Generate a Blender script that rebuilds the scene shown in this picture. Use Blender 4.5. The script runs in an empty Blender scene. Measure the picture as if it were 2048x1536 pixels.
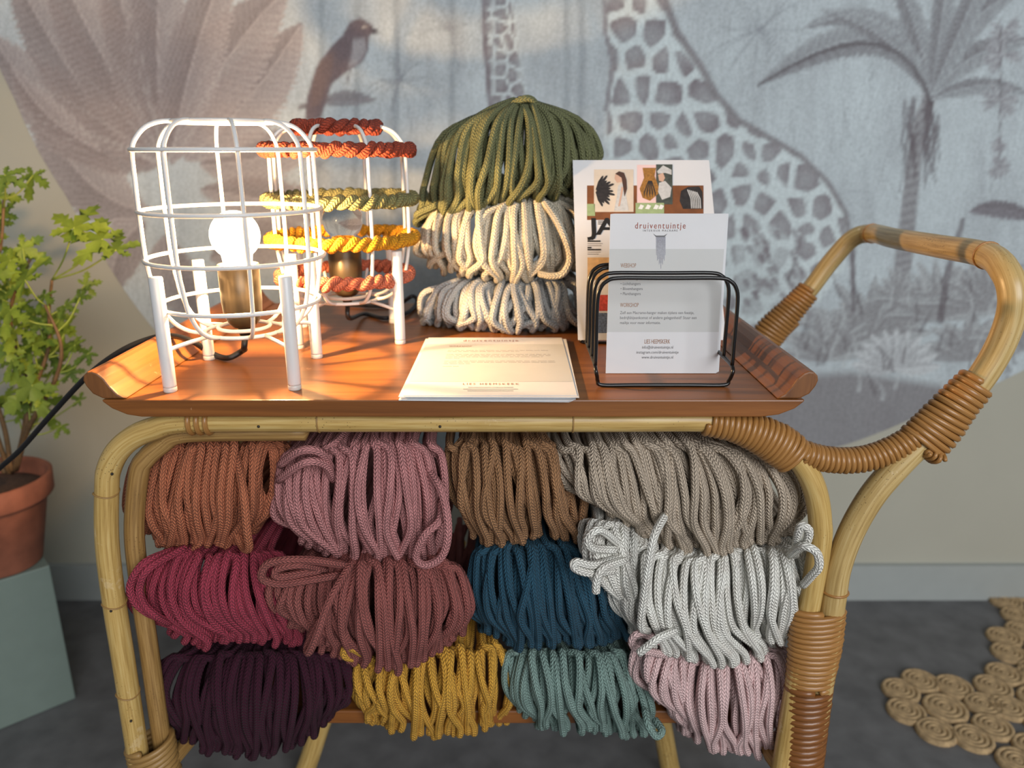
import bpy, math, random
import numpy as np
from mathutils import Vector, Matrix

random.seed(7)
RNG = np.random.default_rng(7)
scn = bpy.context.scene
COL = scn.collection

# ------------------------------------------------------------------ camera
F_PX = 1538.0            # focal length in pixels of the 2048x1536 frame
PITCH = math.atan(468 / F_PX)
CAM_H = 0.857
cam_d = bpy.data.cameras.new('camera')
cam_d.sensor_width = 36.0
cam_d.lens = F_PX / 2048 * 36.0
cam_d.clip_start = 0.02
cam_d.dof.use_dof = True
cam_d.dof.focus_distance = 0.70
cam_d.dof.aperture_fstop = 4.2
cam = bpy.data.objects.new('camera', cam_d)
cam.location = (0, 0, CAM_H)
cam.rotation_euler = (math.pi / 2 - PITCH, 0, 0)
COL.objects.link(cam)
scn.camera = cam

# ------------------------------------------------------------------ world, daylight, exposure
scn.view_settings.view_transform = 'Standard'
scn.view_settings.look = 'None'
scn.view_settings.gamma = 1.0
scn.view_settings.use_curve_mapping = False
scn.view_settings.exposure = 0.0
W = bpy.data.worlds.new('world')
scn.world = W
W.use_nodes = True
W.node_tree.nodes['Background'].inputs[0].default_value = (0.90, 0.95, 1.0, 1)
W.node_tree.nodes['Background'].inputs[1].default_value = 0.20


def area(name, loc, target, size, size_y, power, color):
    d = bpy.data.lights.new(name, 'AREA')
    d.shape = 'RECTANGLE'
    d.size, d.size_y = size, size_y
    d.energy = power
    d.color = color
    o = bpy.data.objects.new(name, d)
    o.location = loc
    o.rotation_euler = (Vector(target) - Vector(loc)).to_track_quat('-Z', 'Y').to_euler()
    COL.objects.link(o)
    return o


area('window_front_offscreen', (1.1, -2.3, 1.85), (0.05, 0.9, 0.55), 2.2, 1.6, 105, (0.98, 0.985, 1.0))
BULB_W = 15.0

# ------------------------------------------------------------------ pixel helpers (a pixel gives a ray, the depth comes from the thing)
SP, CP = math.sin(PITCH), math.cos(PITCH)


def ray(px, py):
    a = (px - 1024) / F_PX
    b = (768 - py) / F_PX
    return Vector((a, CP + b * SP, -SP + b * CP))


def PY(px, py, Y):
    d = ray(px, py)
    t = Y / d.y
    return Vector((d.x * t, Y, CAM_H + d.z * t))


def PZ(px, py, z):
    d = ray(px, py)
    t = (z - CAM_H) / d.z
    return Vector((d.x * t, d.y * t, z))


def PP(px, py, o, n):
    d = ray(px, py)
    c = Vector((0, 0, CAM_H))
    t = (Vector(o) - c).dot(n) / d.dot(n)
    return c + d * t


T = CAM_H - 0.2037       # tray top height
YF = 0.6227              # tray front edge
YB = 1.057               # tray back edge
WALL_Y = 1.35


# ------------------------------------------------------------------ materials
def lin(c):
    out = []
    for v in c[:3]:
        v = v / 255.0
        out.append(v / 12.92 if v <= 0.04045 else ((v + 0.055) / 1.055) ** 2.4)
    return (*out, 1.0)


MATS = {}


def new_mat(name):
    m = bpy.data.materials.new(name)
    m.use_nodes = True
    nt = m.node_tree
    b = nt.nodes['Principled BSDF']
    MATS[name] = m
    return m, nt, b


def N(nt, typ, **kw):
    n = nt.nodes.new(typ)
    for k, v in kw.items():
        if k.startswith('i_'):
            key = k[2:]
            key = int(key) if key.isdigit() else key.replace('_', ' ')
            n.inputs[key].default_value = v
        else:
            setattr(n, k, v)
    return n


def ramp(nt, stops, fac=None):
    r = nt.nodes.new('ShaderNodeValToRGB')
    el = r.color_ramp.elements
    while len(el) < len(stops):
        el.new(0.5)
    for e, (p, c) in zip(el, stops):
        e.position = p
        e.color = c
    if fac is not None:
        nt.links.new(fac, r.inputs[0])
    return r


def math_n(nt, op, a, b=None, clamp=False):
    n = nt.nodes.new('ShaderNodeMath')
    n.operation = op
    n.use_clamp = clamp
    for i, v in enumerate((a, b)):
        if v is None:
            continue
        if isinstance(v, (int, float)):
            n.inputs[i].default_value = v
        else:
            nt.links.new(v, n.inputs[i])
    return n.outputs[0]


def plain(name, c, rough=0.6, metal=0.0, var=0.06, scale=40.0, bump=0.0, bscale=300.0, spec=0.5):
    m, nt, b = new_mat(name)
    tc = N(nt, 'ShaderNodeTexCoord')
    no = N(nt, 'ShaderNodeTexNoise', i_Scale=scale, i_Detail=4.0)
    nt.links.new(tc.outputs['Object'], no.inputs['Vector'])
    c0 = lin(c)
    lo = tuple(max(0, v * (1 - var)) for v in c0[:3]) + (1,)
    hi = tuple(min(1, v * (1 + var)) for v in c0[:3]) + (1,)
    r = ramp(nt, [(0.3, lo), (0.7, hi)], no.outputs['Fac'])
    nt.links.new(r.outputs[0], b.inputs['Base Color'])
    b.inputs['Roughness'].default_value = rough
    b.inputs['Metallic'].default_value = metal
    b.inputs['Specular IOR Level'].default_value = spec
    if bump:
        n2 = N(nt, 'ShaderNodeTexNoise', i_Scale=bscale, i_Detail=3.0)
        nt.links.new(tc.outputs['Object'], n2.inputs['Vector'])
        bp = N(nt, 'ShaderNodeBump', i_Strength=bump, i_Distance=0.001)
        nt.links.new(n2.outputs['Fac'], bp.inputs['Height'])
        nt.links.new(bp.outputs[0], b.inputs['Normal'])
    return m


def cord_mat(name, c, cols=8, freq=270.0, var=0.12, strength=1.0):
    """braided cotton cord: herringbone stitches as fine relief from the tube UVs (u metres, v around)"""
    m, nt, b = new_mat(name)
    uv = N(nt, 'ShaderNodeUVMap')
    sep = N(nt, 'ShaderNodeSeparateXYZ')
    nt.links.new(uv.outputs[0], sep.inputs[0])
    u, v = sep.outputs[0], sep.outputs[1]
    cc = math_n(nt, 'MULTIPLY', v, float(cols))
    fc = math_n(nt, 'FRACT', cc)
    par = math_n(nt, 'MODULO', math_n(nt, 'FLOOR', cc), 2.0)
    sgn = math_n(nt, 'SUBTRACT', math_n(nt, 'MULTIPLY', par, 2.0), 1.0)
    ph = math_n(nt, 'ADD', math_n(nt, 'MULTIPLY', u, freq),
                math_n(nt, 'MULTIPLY', math_n(nt, 'MULTIPLY', fc, sgn), 0.75))
    h1 = math_n(nt, 'ABSOLUTE', math_n(nt, 'SINE', math_n(nt, 'MULTIPLY', ph, math.pi)))
    h2 = math_n(nt, 'SINE', math_n(nt, 'MULTIPLY', fc, math.pi))
    hh = math_n(nt, 'MULTIPLY', math_n(nt, 'POWER', h1, 0.6), math_n(nt, 'POWER', math_n(nt, 'MAXIMUM', h2, 0.001), 0.4))
    tc = N(nt, 'ShaderNodeTexCoord')
    no = N(nt, 'ShaderNodeTexNoise', i_Scale=1400.0, i_Detail=2.0)
    nt.links.new(tc.outputs['Object'], no.inputs['Vector'])
    hsum = math_n(nt, 'ADD', hh, math_n(nt, 'MULTIPLY', no.outputs['Fac'], 0.35))
    bp = N(nt, 'ShaderNodeBump', i_Strength=strength, i_Distance=0.0021)
    nt.links.new(hsum, bp.inputs['Height'])
    nt.links.new(bp.outputs[0], b.inputs['Normal'])
    n2 = N(nt, 'ShaderNodeTexNoise', i_Scale=60.0, i_Detail=3.0)
    nt.links.new(tc.outputs['Object'], n2.inputs['Vector'])
    c0 = lin(c)
    r = ramp(nt, [(0.3, tuple(x * (1 - var) for x in c0[:3]) + (1,)), (0.7, tuple(min(1, x * (1 + var)) for x in c0[:3]) + (1,))], n2.outputs['Fac'])
    nt.links.new(r.outputs[0], b.inputs['Base Color'])
    b.inputs['Roughness'].default_value = 0.92
    b.inputs['Specular IOR Level'].default_value = 0.15
    b.inputs['Sheen Weight'].default_value = 0.03
    return m


def wood_mat(name, dark, mid, light, axis=0, rough=0.38, streak=60.0):
    m, nt, b = new_mat(name)
    tc = N(nt, 'ShaderNodeTexCoord')
    mp = N(nt, 'ShaderNodeMapping')
    sc = [streak, streak, streak]
    sc[axis] = streak * 0.045
    mp.inputs['Scale'].default_value = sc
    nt.links.new(tc.outputs['Object'], mp.inputs['Vector'])
    no = N(nt, 'ShaderNodeTexNoise', i_Scale=1.0, i_Detail=6.0, i_Roughness=0.65, i_Distortion=0.6)
    nt.links.new(mp.outputs[0], no.inputs['Vector'])
    r = ramp(nt, [(0.25, lin(dark)), (0.5, lin(mid)), (0.75, lin(light))], no.outputs['Fac'])
    # worn specks
    sp = N(nt, 'ShaderNodeTexNoise', i_Scale=38.0, i_Detail=5.0, i_Roughness=0.7)
    nt.links.new(tc.outputs['Object'], sp.inputs['Vector'])
    sr = ramp(nt, [(0.70, (0, 0, 0, 1)), (0.74, (1, 1, 1, 1))], sp.outputs['Fac'])
    mx = N(nt, 'ShaderNodeMixRGB')
    mx.inputs[2].default_value = lin((205, 160, 120))
    nt.links.new(math_n(nt, 'MULTIPLY', sr.outputs[0], 0.5), mx.inputs[0])
    nt.links.new(r.outputs[0], mx.inputs[1])
    nt.links.new(mx.outputs[0], b.inputs['Base Color'])
    b.inputs['Roughness'].default_value = rough
    bp = N(nt, 'ShaderNodeBump', i_Strength=0.25, i_Distance=0.0006)
    nt.links.new(no.outputs['Fac'], bp.inputs['Height'])
    nt.links.new(bp.outputs[0], b.inputs['Normal'])
    return m


def rattan_mat(name, dark, mid, light, speck=True, rough=0.35, worn=0.0):
    """cane skin: streaks along the pole (u), little dark pores, worn flakes"""
    m, nt, b = new_mat(name)
    uv = N(nt, 'ShaderNodeUVMap')
    mp = N(nt, 'ShaderNodeMapping')
    mp.inputs['Scale'].default_value = (14.0, 26.0, 1.0)
    nt.links.new(uv.outputs[0], mp.inputs['Vector'])
    no = N(nt, 'ShaderNodeTexNoise', i_Scale=1.0, i_Detail=5.0, i_Roughness=0.6)
    nt.links.new(mp.outputs[0], no.inputs['Vector'])
    r = ramp(nt, [(0.28, lin(dark)), (0.5, lin(mid)), (0.72, lin(light))], no.outputs['Fac'])
    col = r.outputs[0]
    if speck:
        tc = N(nt, 'ShaderNodeTexCoord')
        vo = N(nt, 'ShaderNodeTexVoronoi', i_Scale=330.0)
        nt.links.new(tc.outputs['Object'], vo.inputs['Vector'])
        big = N(nt, 'ShaderNodeTexNoise', i_Scale=16.0, i_Detail=2.0)
        nt.links.new(tc.outputs['Object'], big.inputs['Vector'])
        a = math_n(nt, 'LESS_THAN', vo.outputs['Distance'], math_n(nt, 'SUBTRACT', math_n(nt, 'MULTIPLY', big.outputs['Fac'], 0.9), 0.38))
        mx = N(nt, 'ShaderNodeMixRGB')
        mx.inputs[2].default_value = lin(tuple(v * 0.55 for v in dark))
        nt.links.new(math_n(nt, 'MULTIPLY', a, 0.7), mx.inputs[0])
        nt.links.new(col, mx.inputs[1])
        col = mx.outputs[0]
    if worn:
        tc2 = N(nt, 'ShaderNodeTexCoord')
        wn = N(nt, 'ShaderNodeTexNoise', i_Scale=22.0, i_Detail=6.0, i_Roughness=0.7)
        nt.links.new(tc2.outputs['Object'], wn.inputs['Vector'])
        wr = ramp(nt, [(0.62, (0, 0, 0, 1)), (0.645, (1, 1, 1, 1))], wn.outputs['Fac'])
        mx2 = N(nt, 'ShaderNodeMixRGB')
        mx2.inputs[2].default_value = lin((226, 206, 168))
        nt.links.new(math_n(nt, 'MULTIPLY', wr.outputs[0], worn), mx2.inputs[0])
        nt.links.new(col, mx2.inputs[1])
        col = mx2.outputs[0]
    nt.links.new(col, b.inputs['Base Color'])
    b.inputs['Roughness'].default_value = rough
    bp = N(nt, 'ShaderNodeBump', i_Strength=0.2, i_Distance=0.0005)
    nt.links.new(no.outputs['Fac'], bp.inputs['Height'])
    nt.links.new(bp.outputs[0], b.inputs['Normal'])
    return m


# ------------------------------------------------------------------ mesh helpers
def link(name, me, mat=None, parent=None, smooth=True):
    o = bpy.data.objects.new(name, me)
    COL.objects.link(o)
    if mat is not None and not me.materials:
        me.materials.append(mat)
    if parent is not None:
        o.parent = parent
        o.matrix_parent_inverse = Matrix.Translation(-parent.location) if parent.type == 'EMPTY' else Matrix()
    if smooth:
        me.polygons.foreach_set('use_smooth', [True] * len(me.polygons))
    return o


def mesh(name, verts, faces, uvs=None):
    me = bpy.data.meshes.new(name)
    me.from_pydata([tuple(v) for v in verts], [], faces)
    if uvs is not None:
        lay = me.uv_layers.new(name='UVMap')
        lay.data.foreach_set('uv', np.asarray(uvs, dtype=np.float32).ravel())
    me.update()
    return me


def tag(o, label=None, cat=None, group=None, kind=None):
    if label:
        o['label'] = label
    if cat:
        o['category'] = cat
    if group:
        o['group'] = group
    if kind:
        o['kind'] = kind
    return o


def thing(name, label, cat, loc=(0, 0, 0), group=None):
    o = bpy.data.objects.new(name, None)
    o.empty_display_size = 0.03
    COL.objects.link(o)
    o.location = loc
    return tag(o, label, cat, group)


def smooth_path(pts, per=6, closed=False):
    """Catmull-Rom through the points"""
    P = np.array([tuple(p) for p in pts], dtype=float)
    n = len(P)
    if closed:
        Q = np.vstack([P[-1], P, P[0], P[1]])
        segs = n
    else:
        Q = np.vstack([2 * P[0] - P[1], P, 2 * P[-1] - P[-2]])
        segs = n - 1
    out = []
    for i in range(segs):
        p0, p1, p2, p3 = Q[i], Q[i + 1], Q[i + 2], Q[i + 3]
        for k in range(per):
            t = k / per
            out.append(0.5 * ((2 * p1) + (-p0 + p2) * t + (2 * p0 - 5 * p1 + 4 * p2 - p3) * t * t + (-p0 + 3 * p1 - 3 * p2 + p3) * t ** 3))
    if not closed:
        out.append(P[-1])
    return np.array(out)


def frames(P, closed=False):
    n = len(P)
    if closed:
        Tn = np.roll(P, -1, 0) - np.roll(P, 1, 0)
    else:
        Tn = np.gradient(P, axis=0)
    Tn /= np.maximum(np.linalg.norm(Tn, axis=1, keepdims=True), 1e-12)
    ref = np.array([0, -1.0, 0.0])
    if abs(Tn[0] @ ref) > 0.9:
        ref = np.array([0, 0, 1.0])
    A = np.zeros_like(P)
    a = ref - Tn[0] * (ref @ Tn[0])
    A[0] = a / np.linalg.norm(a)
    for i in range(1, n):
        a = A[i - 1] - Tn[i] * (A[i - 1] @ Tn[i])
        A[i] = a / max(np.linalg.norm(a), 1e-9)
    B = np.cross(Tn, A)
    return Tn, A, B


def tube_data(P, r, n=10, closed=False, cap=True):
    P = np.asarray(P, dtype=float)
    m = len(P)
    Tn, A, B = frames(P, closed)
    r = np.broadcast_to(np.asarray(r, dtype=float), (m,))
    ang = np.linspace(0, 2 * math.pi, n, endpoint=False)
    V = P[:, None, :] + r[:, None, None] * (np.cos(ang)[None, :, None] * A[:, None, :] + np.sin(ang)[None, :, None] * B[:, None, :])
    V = V.reshape(-1, 3)
    L = np.concatenate([[0], np.cumsum(np.linalg.norm(np.diff(P, axis=0), axis=1))])
    rows = m if closed else m - 1
    if closed:
        L = np.append(L, L[-1] + np.linalg.norm(P[0] - P[-1]))
    I, K = np.meshgrid(np.arange(rows), np.arange(n), indexing='ij')
    J, K2 = (I + 1) % m, (K + 1) % n
    faces = [tuple(q) for q in np.stack([I * n + K, I * n + K2, J * n + K2, J * n + K], -1).reshape(-1, 4).tolist()]
    u0, u1 = L[I], L[I + 1]
    v0, v1 = K / n, (K + 1) / n
    uvs = np.stack([u0, v0, u0, v1, u1, v1, u1, v0], -1).reshape(-1, 2).tolist()
    V = [tuple(v) for v in V]
    if cap and not closed:
        for row, tdir in ((0, -1), (m - 1, 1)):
            c = P[row] + Tn[row] * tdir * r[row] * 0.45
            V.append(tuple(c))
            ci = len(V) - 1
            for k in range(n):
                k2 = (k + 1) % n
                f = (row * n + k2, row * n + k, ci) if tdir < 0 else (row * n + k, row * n + k2, ci)
                faces.append(f)
                uvs += [(L[row], k / n), (L[row], (k + 1) / n), (L[row] + tdir * 0.002, (k + .5) / n)]
    return V, faces, uvs


def join(datas):
    V, Fc, U = [], [], []
    for v, f, u in datas:
        o = len(V)
        V += v
        Fc += [tuple(i + o for i in q) for q in f]
        U += u
    return V, Fc, U


def tube(name, P, r, mat, parent, n=10, closed=False, cap=True):
    return link(name, mesh(name, *tube_data(P, r, n, closed, cap)), mat, parent)


def prism(name, prof, y0, y1, mat, parent=None, smooth=False):
    """profile in x,z extruded along y"""
    k = len(prof)
    V = [(x, y0, z) for x, z in prof] + [(x, y1, z) for x, z in prof]
    Fc = [tuple(range(k - 1, -1, -1)), tuple(range(k, 2 * k))]
    for i in range(k):
        j = (i + 1) % k
        Fc.append((i, j, k + j, k + i))
    me = mesh(name, V, Fc)
    area_ = sum(prof[i][0] * prof[(i + 1) % k][1] - prof[(i + 1) % k][0] * prof[i][1] for i in range(k))
    if area_ < 0:
        me.flip_normals()
    me.flip_normals() if False else None
    o = link(name, me, mat, parent, smooth)
    return o


def bevel(o, w=0.001, seg=2):
    md = o.modifiers.new('bevel', 'BEVEL')
    md.width = w
    md.segments = seg
    md.limit_method = 'ANGLE'
    md.angle_limit = math.radians(50)
    return o


def box_data(c, s):
    x, y, z = c
    a, b, d = s[0] / 2, s[1] / 2, s[2] / 2
    V = [(x + i * a, y + j * b, z + k * d) for k in (-1, 1) for j in (-1, 1) for i in (-1, 1)]
    Fc = [(0, 2, 3, 1), (4, 5, 7, 6), (0, 1, 5, 4), (2, 6, 7, 3), (0, 4, 6, 2), (1, 3, 7, 5)]
    return V, Fc


def lathe_data(prof, n=32, center=(0, 0, 0)):
    V, Fc, U = [], [], []
    cx, cy, cz = center
    for r, z in prof:
        for k in range(n):
            a = 2 * math.pi * k / n
            V.append((cx + r * math.cos(a), cy + r * math.sin(a), cz + z))
    for i in range(len(prof) - 1):
        for k in range(n):
            k2 = (k + 1) % n
            Fc.append((i * n + k, i * n + k2, (i + 1) * n + k2, (i + 1) * n + k))
            U += [(prof[i][1], k / n), (prof[i][1], (k + 1) / n), (prof[i + 1][1], (k + 1) / n), (prof[i + 1][1], k / n)]
    return V, Fc, U


def lathe(name, prof, mat, parent, n=32, center=(0, 0, 0)):
    return link(name, mesh(name, *lathe_data(prof, n, center)), mat, parent)


# ================================================================== SETTING
m_wall = plain('wall_paint', (170, 168, 154), 0.85, var=0.03, scale=6, bump=0.15, bscale=160)
m_floor = plain('grey_floor', (94, 94, 95), 0.55, var=0.22, scale=22, bump=0.1, bscale=90)
m_skirt = plain('skirting_paint', (158, 163, 160), 0.5, var=0.02)


def slab(name, c, s, mat):
    V, Fc = box_data(c, s)
    o = link(name, mesh(name, V, Fc), mat, None, False)
    o['kind'] = 'structure'
    return o


slab('floor', (0, -0.3, -0.02), (5.6, 3.4, 0.04), m_floor)
slab('wall_back', (0, WALL_Y + 0.05, 1.3), (5.6, 0.10, 2.6), m_wall)
sk_h = PY(1900, 1132, WALL_Y - 0.012).z
slab('baseboard_back', (0, WALL_Y - 0.006, sk_h / 2), (5.6, 0.012, sk_h), m_skirt)


# ---------------------------------------------------------------- wall mural: a round printed wallpaper, the print as a colour attribute
def build_mural():
    # outline of the print on the wall: edge points seen in the room, closed above the view
    edge = [(-130, -250), (-60, -20), (29, 195), (73, 293), (132, 390), (210, 517), (310, 660), (500, 800), (800, 895), (1200, 930), (1500, 922), (1699, 886), (1860, 818), (2048, 739),
            (2220, 600), (2330, 400), (2380, 100), (2330, -250), (2150, -560), (1700, -800), (1024, -880), (400, -780), (20, -540)]
    cc = PY(1024, 180, WALL_Y)
    ux, uz = cc.x, cc.z
    ew = [PY(a, b, WALL_Y) for a, b in edge]
    th_ = np.array([math.atan2(p.z - uz, p.x - ux) for p in ew])
    rd_ = np.array([math.hypot(p.z - uz, p.x - ux) for p in ew])
    od = np.argsort(th_)
    th_, rd_ = th_[od], rd_[od]
    x_lo, x_hi = min(p.x for p in ew), max(p.x for p in ew)
    z_lo, z_hi = min(p.z for p in ew), max(p.z for p in ew)
    st = 0.0042
    x0, x1_, z0, z1_ = x_lo, x_hi, z_lo, min(z_hi, 1.75)
    xs = np.arange(x0 - st, x1_ + st, st)
    zs = np.arange(z0 - st, z1_ + st, st)
    X, Z = np.meshgrid(xs, zs)
    nx, nz = len(xs), len(zs)
    rr = np.hypot(X - ux, Z - uz)
    R = np.interp(np.arctan2(Z - uz, X - ux), th_, rd_, period=2 * math.pi)
    inside = rr <= R
    cell = inside[:-1, :-1] | inside[1:, :-1] | inside[:-1, 1:] | inside[1:, 1:]
    s = np.where(rr > R, R / np.maximum(rr, 1e-6), 1.0)
    Xc, Zc = ux + (X - ux) * s, uz + (Z - uz) * s
    # pixel coordinates of every vertex: the print is laid out on the wall plane
    dz = Zc - CAM_H
    depth = WALL_Y * CP - dz * SP
    U = 1024 + F_PX * Xc / depth
    Vv = 768 - F_PX * (WALL_Y * SP + dz * CP) / depth
    colr = paint_mural(U, Vv)
    idx = -np.ones((nz, nx), int)
    used = np.zeros((nz, nx), bool)
    used[:-1, :-1] |= cell
    used[1:, :-1] |= cell
    used[:-1, 1:] |= cell
    used[1:, 1:] |= cell
    idx[used] = np.arange(used.sum())
    V = np.stack([Xc[used], np.full(used.sum(), WALL_Y - 0.0015), Zc[used]], 1)
    j, i = np.nonzero(cell)
    Fq = np.stack([idx[j, i], idx[j, i + 1], idx[j + 1, i + 1], idx[j + 1, i]], 1)
    me = bpy.data.meshes.new('mural')
    me.vertices.add(len(V))
    me.vertices.foreach_set('co', V.ravel())
    me.loops.add(Fq.size)
    me.loops.foreach_set('vertex_index', Fq.ravel().astype(np.int32))
    me.polygons.add(len(Fq))
    me.polygons.foreach_set('loop_start', np.arange(0, Fq.size, 4, dtype=np.int32))
    me.polygons.foreach_set('loop_total', np.full(len(Fq), 4, dtype=np.int32))
    me.update(calc_edges=True)
    me.validate()
    at = me.color_attributes.new('print', 'FLOAT_COLOR', 'POINT')
    c = np.concatenate([colr[used], np.ones((used.sum(), 1))], 1).astype(np.float32)
    at.data.foreach_set('color', c.ravel())
    m, nt, b = new_mat('mural_print')
    ca = N(nt, 'ShaderNodeVertexColor', layer_name='print')
    tc = N(nt, 'ShaderNodeTexCoord')
    no = N(nt, 'ShaderNodeTexNoise', i_Scale=260.0, i_Detail=3.0)
    nt.links.new(tc.outputs['Object'], no.inputs['Vector'])
    r = ramp(nt, [(0.3, (0.86, 0.86, 0.86, 1)), (0.7, (1.08, 1.08, 1.08, 1))], no.outputs['Fac'])
    mx = N(nt, 'ShaderNodeMixRGB', blend_type='MULTIPLY')
    mx.inputs[0].default_value = 1.0
    nt.links.new(ca.outputs[0], mx.inputs[1])
    nt.links.new(r.outputs[0], mx.inputs[2])
    nt.links.new(mx.outputs[0], b.inputs['Base Color'])
    b.inputs['Roughness'].default_value = 0.8
    o = link('wall_mural', me, m, None, False)
    tag(o, 'rounded jungle wallpaper print with giraffes, palms and a bird on the back wall', 'wall mural')


def paint_mural(U, V):
    rng = np.random.default_rng(3)

    def lc(c):
        return np.array(lin(c)[:3])
    H, Wd = U.shape
    img = np.zeros((H, Wd, 3))

    def vnoise(x, y, seed):
        r = np.random.default_rng(seed)
        tab = r.random((64, 64))
        xi, yi = np.floor(x).astype(int), np.floor(y).astype(int)
        fx, fy = x - xi, y - yi
        fx, fy = fx * fx * (3 - 2 * fx), fy * fy * (3 - 2 * fy)
        g = lambda a, b: tab[a % 64, b % 64]
        return (g(xi, yi) * (1 - fx) + g(xi + 1, yi) * fx) * (1 - fy) + (g(xi, yi + 1) * (1 - fx) + g(xi + 1, yi + 1) * fx) * fy
    LIGHT, MIDC, DARK, BRN = lc((188, 199, 203)), lc((150, 155, 160)), lc((104, 94, 98)), lc((128, 112, 106))
    n1 = vnoise(U / 90, V / 140, 1)
    n2 = vnoise(U / 13, V / 60, 2)
    t = np.clip(0.18 + 0.45 * (n1 - 0.5) + 0.35 * (n2 - 0.5), 0, 1)
    img[:] = LIGHT * (1 - t[..., None]) + MIDC * t[..., None]

    def blend(mask, c):
        nonlocal img
        m = np.clip(mask, 0, 1)[..., None]
        img = img * (1 - m) + np.asarray(c) * m

    def polyd(path):
        """distance to a polyline, position along it (0..1) and signed side"""
        best = np.full(U.shape, 1e9)
        s = np.zeros(U.shape)
        side = np.zeros(U.shape)
        P = np.array(path, float)
        L = np.concatenate([[0], np.cumsum(np.hypot(*np.diff(P, axis=0).T))])
        for k in range(len(P) - 1):
            a, b = P[k], P[k + 1]
            if (a == b).all():
                continue
            ab = b - a
            q = np.clip(((U - a[0]) * ab[0] + (V - a[1]) * ab[1]) / (ab @ ab), 0, 1)
            dx, dy = U - a[0] - q * ab[0], V - a[1] - q * ab[1]
            d = np.hypot(dx, dy)
            w = d < best
            best = np.where(w, d, best)
            s = np.where(w, L[k] + q * (L[k + 1] - L[k]), s)
            side = np.where(w, np.sign(ab[0] * dy - ab[1] * dx), side)
        return best, s / L[-1], side, L[-1]

    def curve(p0, p1, p2, n=10):
        return [tuple((1 - t) ** 2 * np.array(p0) + 2 * t * (1 - t) * np.array(p1) + t * t * np.array(p2)) for t in np.linspace(0, 1, n)]

    def leaf(p0, p1, p2, w, cd, cl, a=0.9, vein=9.0, rib=True, peak=0.45):
        path = curve(p0, p1, p2)
        d, s, sd, L = polyd(path)
        prof = np.where(s < peak, np.sin(np.clip(s / peak, 0, 1) * math.pi / 2) ** 0.7, np.cos(np.clip((s - peak) / (1 - peak), 0, 1) * math.pi / 2) ** 0.8)
        ww = np.maximum(w * prof, 0.1)
        ph = (s * L - d * 0.9) / vein
        jag = 1 + 0.10 * np.sin(ph * 2 * math.pi)
        m = np.clip((ww * jag - d) / 4 + 0.5, 0, 1)
        q = d / ww
        ln = 0.5 + 0.5 * np.sin(ph * 2 * math.pi)
        tt = np.clip(0.22 + 0.30 * ln * (0.3 + 0.7 * q) + 0.30 * (sd > 0) + 0.15 * q, 0, 1)[..., None]
        c = np.array(cd) * (1 - tt) + np.array(cl) * tt
        blend(m * a, c)
        if rib:
            blend(np.clip((2.2 - d) / 2 + 0.5, 0, 1) * (s < 0.97) * 0.55 * (s > 0), np.array(cl) * 1.12)

    def stroke(path, w0, w1, c, a=1.0, soft=3.0):
        d, s, sd, L = polyd(path)
        blend(np.clip(((w0 + (w1 - w0) * s) - d) / soft + 0.5, 0, 1) * a, c)

    def poly(pts, soft=4.0):
        """soft inside mask of a polygon"""
        P = np.array(pts, float)
        ins = np.zeros(U.shape, bool)
        k = len(P)
        for i in range(k):
            x1, y1 = P[i]
            x2, y2 = P[(i + 1) % k]
            if y1 == y2:
                continue
            c = ((y1 > V) != (y2 > V)) & (U < (x2 - x1) * (V - y1) / (y2 - y1) + x1)
            ins ^= c
        d = polyd(list(pts) + [pts[0]])[0]
        sdv = np.where(ins, d, -d)
        return np.clip(sdv / soft + 0.5, 0, 1), sdv

    # --- far misty palms in the middle
    for x in (640, 712, 790, 902, 1130, 1160):
        stroke([(x, -200), (x + 4, 120), (x - 4, 420)], 5, 7, lc((128, 136, 142)), 0.45, 6)
    for cx, cy, r in ((800, 160, 120), (900, 60, 110), (640, 330, 120), (1150, 300, 140), (1520, 60, 160), (1620, 420, 120)):
        for k in range(26):
            a = rng.uniform(0, 2 * math.pi)
            q = rng.uniform(.5, 1) * r
            stroke(curve((cx, cy), (cx + q * .6 * math.cos(a), cy + q * .6 * math.sin(a) - 15), (cx + q * math.cos(a), cy + q * math.sin(a) + 15)), 2.2, 0.6, lc((140, 146, 152)), 0.4, 3)

    # --- giant leaves at the left
    cd, cl = lc((108, 96, 97)), lc((176, 170, 170))
    for p0, p1, p2, w in (
        ((300, 420), (180, 420), (70, 210), 50), ((290, 440), (210, 500), (225, 600), 40),
        ((320, 330), (150, 300), (-30, 60), 52), ((310, 330), (190, 260), (10, -90), 48),
        ((330, 330), (240, 180), (90, -110), 58), ((330, 320), (270, 100), (210, -120), 46),
        ((400, 330), (560, 330), (640, 250), 40), ((400, 380), (540, 400), (700, 430), 34),
        ((370, 320), (500, 220), (605, 45), 52), ((350, 320), (420, 130), (580, -30), 60),
        ((335, 320), (300, 110), (330, -160), 50), ((345, 330), (360, 160), (470, -120), 44),
        ((420, 520), (520, 470), (640, 480), 36), ((330, 470), (330, 560), (400, 640), 36),
        ((200, 300), (90, 250), (20, 130), 24)):
        leaf(p0, p1, p2, w * 1.3, cd, cl, 0.9, vein=12)
    for k in range(14):
        a = rng.uniform(-2.9, -0.3)
        q = rng.uniform(120, 330)
        c = (330, 330)
        stroke(curve(c, (c[0] + q * .55 * math.cos(a), c[1] + q * .6 * math.sin(a) - 12), (c[0] + q * math.cos(a), c[1] + q * math.sin(a))), 1.8, 0.7, lc((184, 182, 182)), 0.45, 2.5)

    # --- bird on a twig
    stroke([(600, 215), (660, 200), (752, 200)], 5, 1, lc((112, 104, 108)), 0.8)
    leaf((640, 205), (700, 190), (752, 202), 16, lc((104, 98, 104)), lc((140, 138, 142)), 0.8)
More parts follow.
